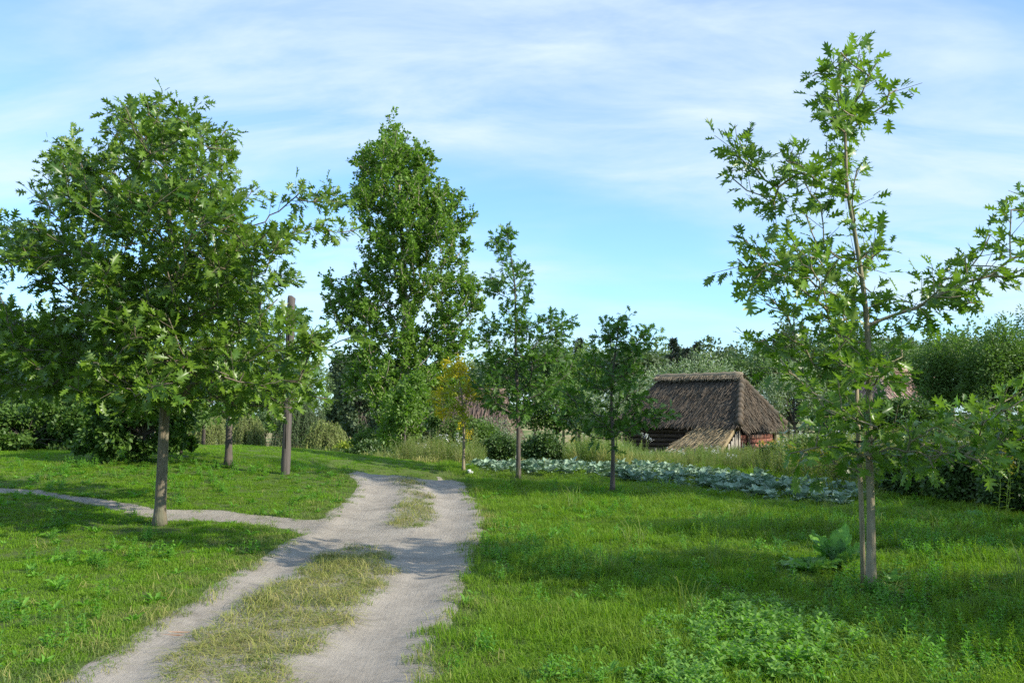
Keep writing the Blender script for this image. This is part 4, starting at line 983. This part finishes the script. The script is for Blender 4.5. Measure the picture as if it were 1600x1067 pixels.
def blade_clump(n, rad, h0, h1, w, lean, mat, bend=.5):
    mb = MB()
    for i in range(n):
        a = rs.rand() * 6.28; r_ = rad * math.sqrt(rs.rand()); b = np.array([math.cos(a) * r_, math.sin(a) * r_, -.01])
        th = rs.rand() * 6.28; h = h0 + (h1 - h0) * rs.rand(); ln = lean * (.3 + rs.rand()); dr = np.array([math.cos(th), math.sin(th), 0]); sd_ = np.array([-dr[1], dr[0], 0])
        sd_ = norm(sd_ + dr * rs.randn() * .4); ww = w * (.6 + .8 * rs.rand())
        p1 = b + np.array([0, 0, h * .5]) + dr * h * ln * .3; p2 = b + np.array([0, 0, h * (.85 - bend * ln * .5)]) + dr * h * ln * .75; p3 = b + np.array([0, 0, h * (1 - bend * ln)]) + dr * h * ln * 1.25
        V = [b - sd_ * ww * .5, b + sd_ * ww * .5, p1 + sd_ * ww * .5, p1 - sd_ * ww * .5, p2 + sd_ * ww * .35, p2 - sd_ * ww * .35, p3]
        mb.add(V, [np.array([[0, 1, 2, 3], [3, 2, 4, 5]]), np.array([[5, 4, 6]])], rs.rand())
    return mb.mesh('grass_clump', [mat])
def rosette(n, ln, w, mat, upd=.5, tmpl=None):
    T_, F_ = tmpl or oval(w, .25); mb = MB()
    a = np.arange(n) / n * 6.28 + rs.rand(n) * .8; el = upd * (.5 + rs.rand(n))
    D = np.column_stack([np.cos(a), np.sin(a), el]); pos = D * .01
    V, Fc = inst_np(T_, F_, pos, frames(D, np.tile([0, 0, 1.], (n, 1)) + rs.randn(n, 3) * .15), ln * (.6 + .6 * rs.rand(n)))
    mb.add(V, Fc, np.repeat(rs.rand(n), len(T_))); return mb.mesh('weed', [mat])
def leafy_stem(h, mat, nleaf, ll, lw, opp=True, flower=None, fl_n=0, lean=.12, droop=.0, stems=3, tw=.003, rad=.08, topf=.3, fs=.03):
    mb = MB(); fb = MB()
    for s in range(stems):
        a = rs.rand() * 6.28; b = np.array([math.cos(a), math.sin(a), 0]) * rad * rs.rand(); tilt = rs.randn(2) * lean; hh = h * (.7 + .45 * rs.rand())
        top = b + np.array([tilt[0] * hh, tilt[1] * hh, hh]); mid = (b + top) / 2 + np.array([*(rs.randn(2) * .03 * hh), 0])
        mb.tube([b, mid, top], [tw * 1.5, tw, tw * .5], 3, .4, cap=False)
        z = np.linspace(.12, 1, nleaf); ps = (1 - z[:, None]) ** 2 * b + 2 * z[:, None] * (1 - z[:, None]) * mid + z[:, None] ** 2 * top
        an = np.arange(nleaf) * (1.57 if opp else 2.4) + rs.rand() * 6
        for rep in ((0, 3.14) if opp else (0,)):
            D = np.column_stack([np.cos(an + rep), np.sin(an + rep), .35 - droop + rs.randn(nleaf) * .2 + .5 * z])
            T_, F_ = oval(lw, .25)
            V, Fc = inst_np(T_, F_, ps, frames(D, np.tile([0, 0, 1.], (nleaf, 1)) + rs.randn(nleaf, 3) * .2), ll * (1.1 - .6 * z) * (.8 + .4 * rs.rand(nleaf)))
            mb.add(V, Fc, np.repeat(rs.rand(nleaf), len(T_)))
        if flower is not None and fl_n:
            q = rs.rand(fl_n); c = lerp(mid, top, 1 - topf) if False else None
            ps = top + (b - top) * (q[:, None] * topf) + rs.randn(fl_n, 3) * np.array([.045, .045, .02]) * (h / 1.) * (.4 + q[:, None])
            V, Fc = inst_np(SMALL[0], SMALL[1], ps, frames(norm(rs.randn(fl_n, 3)), norm(rs.randn(fl_n, 3) + [0, 0, .8])), fs * (.6 + .8 * rs.rand(fl_n)))
            fb.add(V, Fc, np.repeat(rs.rand(fl_n), 4))
    if fb.n:
        V0 = np.vstack(mb.v); V1 = np.vstack(fb.v); f3 = [np.vstack(q) for q in mb.f.values()]; g3 = [np.vstack(q) + len(V0) for q in fb.f.values()]
        me = mesh_np('tall_weed', np.vstack([V0, V1]), f3 + g3, np.concatenate(mb.var + fb.var), False, [mat, flower])
        nf = sum(len(q) for q in f3); tot = len(me.polygons); mi = np.zeros(tot, np.int32); mi[nf:] = 1; me.polygons.foreach_set('material_index', mi)
        return me
    return mb.mesh('tall_weed', [mat])

def place(xmin, xmax, y0, y1, dens, fx=1.25):
    """random points inside a generous wedge before the camera"""
    n = int((xmax - xmin) * (y1 - y0) * dens); x = xmin + rs.rand(n) * (xmax - xmin); y = y0 + rs.rand(n) * (y1 - y0)
    k = np.abs(x) < .571 * y * fx + 1.2
    return x[k], y[k]
bands = [(2.6, 6.5, 260), (6.5, 10, 170), (10, 15, 110), (15, 21, 70), (21, 28, 40)]
GX, GY, GS = [], [], []
for y0, y1, dn in bands:
    x, y = place(-22, 22, y0, y1, dn); GX.append(x); GY.append(y); GS.append(np.full(len(x), 1 + .45 * sm(8, 24, (y0 + y1) / 2)))
GX, GY, GS = map(np.concatenate, (GX, GY, GS))
tf = track_fields(GX, GY); tr, st, ft = tf
in_strip = (st > -.03) & (tr > 0); GZ = H(GX, GY, tf); GS = np.where((tr > 0) & (st > -.1), GS * 1.2, GS)
cab = sdpoly(GX, GY, CABB); net = sdpoly(GX, GY, NETTLE)
n = len(GX); print('grass points', n)
grow_ = (tr < .05) | (st > -.03)
grow_ &= ~((ft > .02) & (rs.rand(n) > .04)) & ~((cab > .1) & (rs.rand(n) > .25))
edge = np.clip(-tr, 0, 3)                       # distance from the track edge
in_strip = (st > -.03) & (tr > 0)
sparse = np.where(in_strip, 1.15 + 2.0 * fbm(GX * 1.8, GY * 1.8, 3), 1.0)
sparse = np.where(~in_strip & (edge < .3), .45 + 1.8 * edge, sparse)
grow_ &= rs.rand(n) < sparse
left = GX < -1.2 - .03 * GY
patchn = fbm(GX * .9 + 9, GY * .9, 3)
lush = sm(.4, 2.4, edge) * sm(-.14, .16, patchn + .0)          # right: taller with distance from the track
# source meshes
src = [blade_clump(40, .085, .025, .06, .0045, .8, M_gL) for _ in range(4)]            # 0-3 short lawn
src += [blade_clump(30, .10, .05, .18, .006, .95, M_gR, .6) for _ in range(4)]       # 4-7 long
src += [blade_clump(26, .10, .04, .17, .0032, 1.3, M_dry, .6) for _ in range(3)]       # 8-10 dry
src += [blade_clump(40, .10, .025, .07, .004, 1.0, M_dull) for _ in range(3)]          # 11-13 dull
src += [blade_clump(30, .09, .05, .12, .005, .7, M_gR) for _ in range(3)]              # 14-16 medium
src += [blade_clump(34, .11, .18, .42, .006, .8, M_dull, .5), blade_clump(30, .10, .18, .40, .007, .8, M_gR, .5)]   # 17-18 tall tufts
r = rs.rand(n)
pick = np.where(left, rs.randint(0, 4, n), rs.randint(14, 17, n))
pick = np.where(~left & (lush > r), rs.randint(4, 8, n), pick)
tuft = ~left & (GY > 6.5) & (rs.rand(n) < .004 + .02 * (patchn > .12)) & (edge > 1.0); pick = np.where(tuft, rs.randint(17, 19, n), pick)
nearedge = np.exp(-edge / .5) * .9
pick = np.where(~in_strip & (rs.rand(n) < nearedge), rs.randint(11, 14, n), pick)
pick = np.where(in_strip, np.where(rs.rand(n) < .40, rs.randint(8, 11, n), rs.randint(11, 14, n)), pick)
brown = (~in_strip) & (rs.rand(n) < .006 + .10 * np.exp(-edge / .25)); pick = np.where(brown, rs.randint(8, 11, n), pick)
hs = (.65 + .7 * rs.rand(n)) * (1 + 1.6 * fbm(GX * 1.7, GY * 1.7, 3)) 
hs = np.where(net > 0, hs * .95, hs)
hs = np.where(in_strip, hs * .85, hs)
for bu, bv in ((1360, 925), (250, 820), (357, 726), (810, 748), (957, 768), (446, 741)):
    bb = G(bu, bv); hs = hs * (.35 + .65 * sm(.15, .8, np.hypot(GX - bb[0], GY - bb[1] + .25)))
for bu, bv in ((1312, 886), (1272, 890), (1395, 912)):
    bb = G(bu, bv); hs = hs * (.4 + .6 * sm(.25, .9, np.hypot(GX - bb[0], GY - bb[1] + .3)))
sel = grow_
rot = np.column_stack([rs.randn(n) * .08, rs.randn(n) * .08, rs.rand(n) * 6.28]); scl = np.column_stack([GS, GS, hs])
pts = np.column_stack([GX, GY, GZ])
for nm, msk, lb in (('lawn_grass', left & ~in_strip, 'short bright lawn grass left of the track'), ('meadow_grass', ~left & ~in_strip, 'longer meadow grass right of the track'), ('dry_grass', in_strip, 'dry straw coloured grass on the strip between the ruts')):
    k = sel & msk
    scatter(nm, pts[k], rot[k], scl[k], pick[k], src, lb)
# broad weeds
wsrc = [rosette(8, .065, .34, M_weed, .6) for _ in range(3)] + [rosette(9, .09, .30, M_weed, .9) for _ in range(2)] + [leafy_stem(.12, M_weed, 5, .045, .5, stems=5, rad=.07) for _ in range(3)]
x, y = place(-16, 14, 3, 19, 16); tfw = track_fields(x, y); pn = fbm(x * .7 + 3, y * .7 + 8, 3)
k = (tfw[0] < -.15) & (tfw[2] < 0) & (rs.rand(len(x)) < .35 + 4.5 * np.maximum(pn, 0)) & (sdpoly(x, y, CABB) < 0)
x, y = x[k], y[k]; n = len(x); s = .8 + .6 * rs.rand(n)
scatter('lawn_weeds', np.column_stack([x, y, H(x, y)]), np.column_stack([rs.randn(n) * .1, rs.randn(n) * .1, rs.rand(n) * 6.28]), np.column_stack([s, s, s]), rs.randint(0, 8, n), wsrc, 'broad leaved weeds growing through the grass')
# ground cover on the right
cs = [leafy_stem(.16, M_weed, 7, .05, .42, stems=6, rad=.11) for _ in range(4)] + [leafy_stem(.20, M_gR, 12, .04, .3, opp=True, stems=6, rad=.12) for _ in range(3)]
x, y = place(1.0, 14, 4.5, 13, 26); pn = fbm(x * .6 + 31, y * .6, 3)
k = (pn + .12 * sm(3, 8, x) > .03) & (sdpoly(x, y, NETTLE) < 0) & (x > 1 + .1 * y); x, y = x[k], y[k]; n = len(x); s = .7 + .6 * rs.rand(n)
gpt = G(865, 885); kx = gpt[0] + rs.randn(90) * .28; ky = gpt[1] + rs.randn(90) * .4; x = np.concatenate([x, kx]); y = np.concatenate([y, ky]); s = np.concatenate([s, np.full(90, .85)]); n = len(x)
scatter('ground_cover', np.column_stack([x, y, H0(x, y)]), np.column_stack([rs.randn(n) * .1, rs.randn(n) * .1, rs.rand(n) * 6.28]), np.column_stack([s, s, s]), rs.randint(0, 7, n), cs, 'leafy ground cover among the grass on the right')
# nettle patch
ns = [leafy_stem(.24, M_net, 5, .15, .5, opp=True, stems=3, rad=.08, lean=.2) for _ in range(6)]
x = -1 + rs.rand(9000) * 8; y = 2.5 + rs.rand(9000) * 5; k = sdpoly(x, y, NETTLE) + .9 * fbm(x * 1.5, y * 1.5, 4) > rs.rand(len(x)) ** 2 * .5 - .25; x, y = x[k], y[k]; x, y = x[:520], y[:520]; n = len(x); s = (.30 + .38 * rs.rand(n)) * (.7 + .3 * sm(0, .5, sdpoly(x, y, NETTLE)))
scatter('nettles', np.column_stack([x, y, H0(x, y)]), np.column_stack([rs.randn(n) * .1, rs.randn(n) * .1, rs.rand(n) * 6.28]), np.column_stack([s, s, s]), rs.randint(0, 6, n), ns, 'patch of low nettles in the right foreground')
# pebbles on the track
def pebble():
    V = norm(rs.randn(14, 3)) * (.7 + .5 * rs.rand(14, 1)) * [1, .8, .5]; import bmesh
    bm = bmesh.new(); [bm.verts.new(v) for v in V]; bmesh.ops.convex_hull(bm, input=bm.verts); me = bpy.data.meshes.new('pebble'); bm.to_mesh(me); bm.free(); me.materials.append(M_stone); return me
x, y = place(-9, 1, 2.8, 14, 60); t3 = track_fields(x, y); k = ((np.minimum(t3[0], -t3[1]) > .0) & (rs.rand(len(x)) < .25 + .5 * (np.abs(t3[1]) < .3))) | (t3[2] > 0); x, y = x[k], y[k]; n = len(x); s = .004 + .009 * rs.rand(n) ** 3
scatter('gravel', np.column_stack([x, y, H(x, y)]), rs.rand(n, 3) * 6.28, np.column_stack([s, s, s]), rs.randint(0, 5, n), [pebble() for _ in range(5)], 'small stones scattered on the dirt track')
# tall weeds behind the cabbages
tw = [leafy_stem(1.1, M_twd, 22, .13, .28, opp=False, stems=4, rad=.22, tw=.006) for _ in range(5)]
tw += [leafy_stem(1.0, M_twd, 18, .16, .35, opp=True, stems=3, rad=.2, tw=.006) for _ in range(3)]
tw += [leafy_stem(1.15, M_ygr, 20, .12, .22, opp=False, flower=M_gold, fl_n=55, stems=3, rad=.2, tw=.006, topf=.22) for _ in range(2)]
tw += [leafy_stem(1.05, M_twd, 16, .10, .3, opp=False, flower=M_wht, fl_n=22, stems=4, rad=.2, tw=.005, topf=.15, fs=.035) for _ in range(1)]
tw += [blade_clump(46, .22, .5, 1.15, .012, .5, M_twd, .4) for _ in range(3)]
tw += [blade_clump(40, .22, .5, 1.0, .010, .5, M_dry, .4) for _ in range(2)]
WEED = np.array([[-2.5, 26.5], [0.5, 25.6], [3, 24.6], [6.0, 22.5], [7.0, 18.5], [7.2, 15.2], [9, 13.2], [14, 13.0], [22, 20], [20, 36], [9, 37], [0, 38], [-5, 34]])
x, y = place(-6, 24, 12.8, 38, 13); k = (sdpoly(x, y, WEED) + .8 * fbm(x, y, 2) > 0) & (sdpoly(x, y, CABB) < -.15); x, y = x[k], y[k]; n = len(x)
typ = fbm(x * .45 + 5, y * .45 + 2, 3); pk = np.where(typ > .1, rs.randint(0, 5, n), np.where(typ > -.02, rs.randint(5, 8, n), np.where(typ > -.1, rs.randint(11, 14, n), rs.randint(12, 16, n))))
pk = np.where(rs.rand(n) < .006, rs.randint(8, 10, n), pk); pk = np.where(rs.rand(n) < .015, 10, pk)
s = (.55 + .5 * rs.rand(n)) * (.75 + .25 * sm(0, 1.2, sdpoly(x, y, WEED))); z = H0(x, y); pu = 800 + FPX * x / y; s = s * (1 - .48 * sm(960, 1010, pu) * (1 - sm(1190, 1240, pu)) * sm(20, 25, y))
extra = [(1215, 668, 33., 8, 10), (1290, 745, 17., 8, 5), (1585, 765, 12.6, 9, 3), (1006, 702, 29., 10, 1), (705, 722, 25., 9, 1), (800, 600, 26., 8, 0)]
ex, ey, ep = [], [], []
for (u, v, d_, t0, m_) in extra:
    c = P(u, v, d_)
    for q in range(m_): ex.append(c[0] + rs.randn() * .35); ey.append(d_ + rs.randn() * .3); ep.append(t0)
x = np.concatenate([x, ex]); y = np.concatenate([y, ey]); pk = np.concatenate([pk, ep]).astype(int); s = np.concatenate([s, np.full(len(ex), .9)]); n = len(x)
scatter('tall_weeds', np.column_stack([x, y, H0(x, y)]), np.column_stack([rs.randn(n) * .06, rs.randn(n) * .06, rs.rand(n) * 6.28]), np.column_stack([s, s, s]), pk, tw, 'tall tangled weeds and grasses between the cabbages and the barn')
# rough grass further off, left of the garden
x, y = place(-40, 30, 25, 75, 2.2); k = (sdpoly(x, y, WEED) < 0) & ((x > -4.5) | (y > 42)); x, y = x[k], y[k]; n = len(x); s = (1.0 + .8 * rs.rand(n)) * (.35 + .65 * sm(26, 36, y))
fs_ = [blade_clump(40, .35, .25, .55, .02, .6, M_twd) for _ in range(3)] + [blade_clump(40, .35, .2, .5, .02, .6, M_dry)]
scatter('rough_grass', np.column_stack([x, y, H0(x, y)]), np.column_stack([rs.randn(n) * .05, rs.randn(n) * .05, rs.rand(n) * 6.28]), np.column_stack([s, s, s]), np.minimum(rs.randint(0, 6, n), 3), fs_, 'rough grass on the low ground beyond the crest')

# ------------------------------------------------------------------ cabbages: each plant a thing, its large leaves parts
def cab_leaf(seed):
    q = np.random.RandomState(seed); nu, nv = 8, 7; V = []
    for i in range(nu):
        t = i / (nu - 1); w = .40 * math.sin(math.pi * min(1, .10 + t * .82)) ** .6 if t < 1 else .16
        for j in range(nv):
            sx = (j / (nv - 1) - .5) * 2; e = max(abs(sx), t ** 3)
            V.append((t - .08 * sx * sx * t, sx * w, -.20 * t ** 2.2 + .45 * abs(sx) ** 1.6 * w + .06 * math.sin(sx * 9 + i * 2.1 + seed * 2) * e ** 2 + .03 * q.randn() * e))
    I = np.arange(nu * nv).reshape(nu, nv); Qs = np.stack([I[:-1, :-1], I[1:, :-1], I[1:, 1:], I[:-1, 1:]], -1).reshape(-1, 4)
    return np.array(V), [Qs]
CL = [mesh_np('cabbage_leaf', *cab_leaf(s), np.zeros(56), True, [M_cab]) for s in range(4)]
mb = MB(); 
an = rs.rand(40) * 6.28
Vh = norm(np.array([[math.cos(a) * math.sin(t), math.sin(a) * math.sin(t), math.cos(t)] for t in np.linspace(.05, 2.6, 7) for a in np.arange(10) / 10 * 6.28])) * (.085 + .006 * rs.randn(70, 1)) + [0, 0, .14]
I = np.arange(70).reshape(7, 10); I2 = np.roll(I, -1, 1); mb.add(Vh, [np.stack([I[:-1], I[1:], I2[1:], I2[:-1]], -1).reshape(-1, 4)]); CH = mb.mesh('head', [M_cab], True)
dirv = norm(np.array([6.4, -9.5])); perp = np.array([-dirv[1], dirv[0]]); org = G(742, 734)
cand = []
for a in np.arange(-2, 16, .47):
    for b in np.arange(-6, 8, .52):
        p = org + dirv * a + perp * b + rs.randn(2) * .07
        if sdpoly(p[0], p[1], CABB) > -.02: cand.append(p)
cand = sorted(cand, key=lambda p: p[1]); print('cabbages', len(cand))
cand = cand[:260]
for i, p in enumerate(cand):
    s = .62 + .36 * rs.rand()
    o = empty('cabbage', (p[0], p[1], float(H0(*p))), 'blue green cabbage plant in the curved bed beyond the grass', 'cabbage', 'cabbages growing in the garden bed')
    o.rotation_euler = (0, 0, rs.rand() * 6.28); o.scale = (s, s, s)
    h = link('head', CH, o)
    m = 11
    for j in range(m):
        l = link('leaf', CL[(i + j) % 4], o); a = j * 2.4 + rs.rand() * .5; el = .30 + 1.0 * (j / m) + .22 * rs.randn(); ll = (.30 - .10 * j / m) * (.75 + .5 * rs.rand())
        l.rotation_euler = (0, -el, a); l.location = (.02 * math.cos(a), .02 * math.sin(a), .05 + .05 * j / m); l.scale = (ll, ll, ll)

# ------------------------------------------------------------------ big leaved plants by the foreground oak
def big_leaf(seed, w=.24, curl=.25):
    nu, nv = 11, 5; V = []
    for i in range(nu):
        t = i / (nu - 1); ww = .02 if t < .12 else w * math.sin(math.pi * min(1, (t - .05) / .97)) ** .75
        for j in range(nv):
            sx = (j / (nv - 1) - .5) * 2
            V.append((t, sx * ww, -curl * t * t + .25 * abs(sx) * ww + .065 * math.sin(i * 2.3 + seed + sx * 3) * abs(sx)))
    I = np.arange(nu * nv).reshape(nu, nv); Qs = np.stack([I[:-1, :-1], I[1:, :-1], I[1:, 1:], I[:-1, 1:]], -1).reshape(-1, 4)
    return np.array(V), [Qs]
BL = [mesh_np('broad_leaf', *big_leaf(s, .19 if s < 2 else .25), np.zeros(55), True, [M_bur]) for s in range(4)]
for (u, v, m, ln, up0, lb) in [(1312, 888, 20, .40, 1.6, 'tall upright broad leaved plant just left of the foreground oak stake'), (1268, 893, 13, .28, .9, 'low spreading broad leaved plant left of the upright one'),
                          (1395, 912, 16, .13, 1.3, 'small tuft of upright leaves right of the foreground oak base'), (1550, 812, 6, .3, .7, 'pale big leaved plant at the dark shrub edge on the right')]:
    g_ = G(u, v); o = empty('broad_leaved_plant', (g_[0], g_[1], float(H0(*g_))), lb, 'plant', 'broad leaved plants in the grass')
    for j in range(m):
        l = link('leaf', BL[(j % 2) + (2 if up0 < 1 else 0)], o); a = j * 2.4; el = up0 * (.45 + .5 * rs.rand()); q = ln * (.75 + .45 * rs.rand())
        l.rotation_euler = (rs.randn() * .25, -el, a); l.scale = (q, q, q); l.location = (.02 * math.cos(a), .02 * math.sin(a), 0)

# ------------------------------------------------------------------ small things
g_ = G(733, 742); mb = MB(); mb.box((0, 0, .05), (.09, .06, .10)); mb.box((.07, .01, .03), (.07, .05, .05)); z0 = float(H0(*g_)) + .03
lt = link('litter', mb.mesh('litter', [M_paper]), loc=(g_[0], g_[1], z0)); tag(lt, 'small white scrap of litter lying on the grass by the track end', 'litter')
for (pp, lb) in (([(222, 986), (258, 990), (290, 987), (320, 980)], 'thin reddish twig lying across the left rut, the upper of two'), ([(224, 983), (262, 984), (300, 981)], 'second thin twig touching the reddish one in the left rut')):
    w = [np.array([*G(u, v + 2), 0]) for u, v in pp]
    for q in w: q[2] = float(H(q[0], q[1])) + .008
    mb = MB(); mb.tube(np.array(w) - w[0], np.linspace(.007, .003, len(w)), 5); t2 = link('twig', mb.mesh('twig', [M_twig], True), loc=w[0]); tag(t2, lb, 'twig', 'twigs on the track')
print('done')
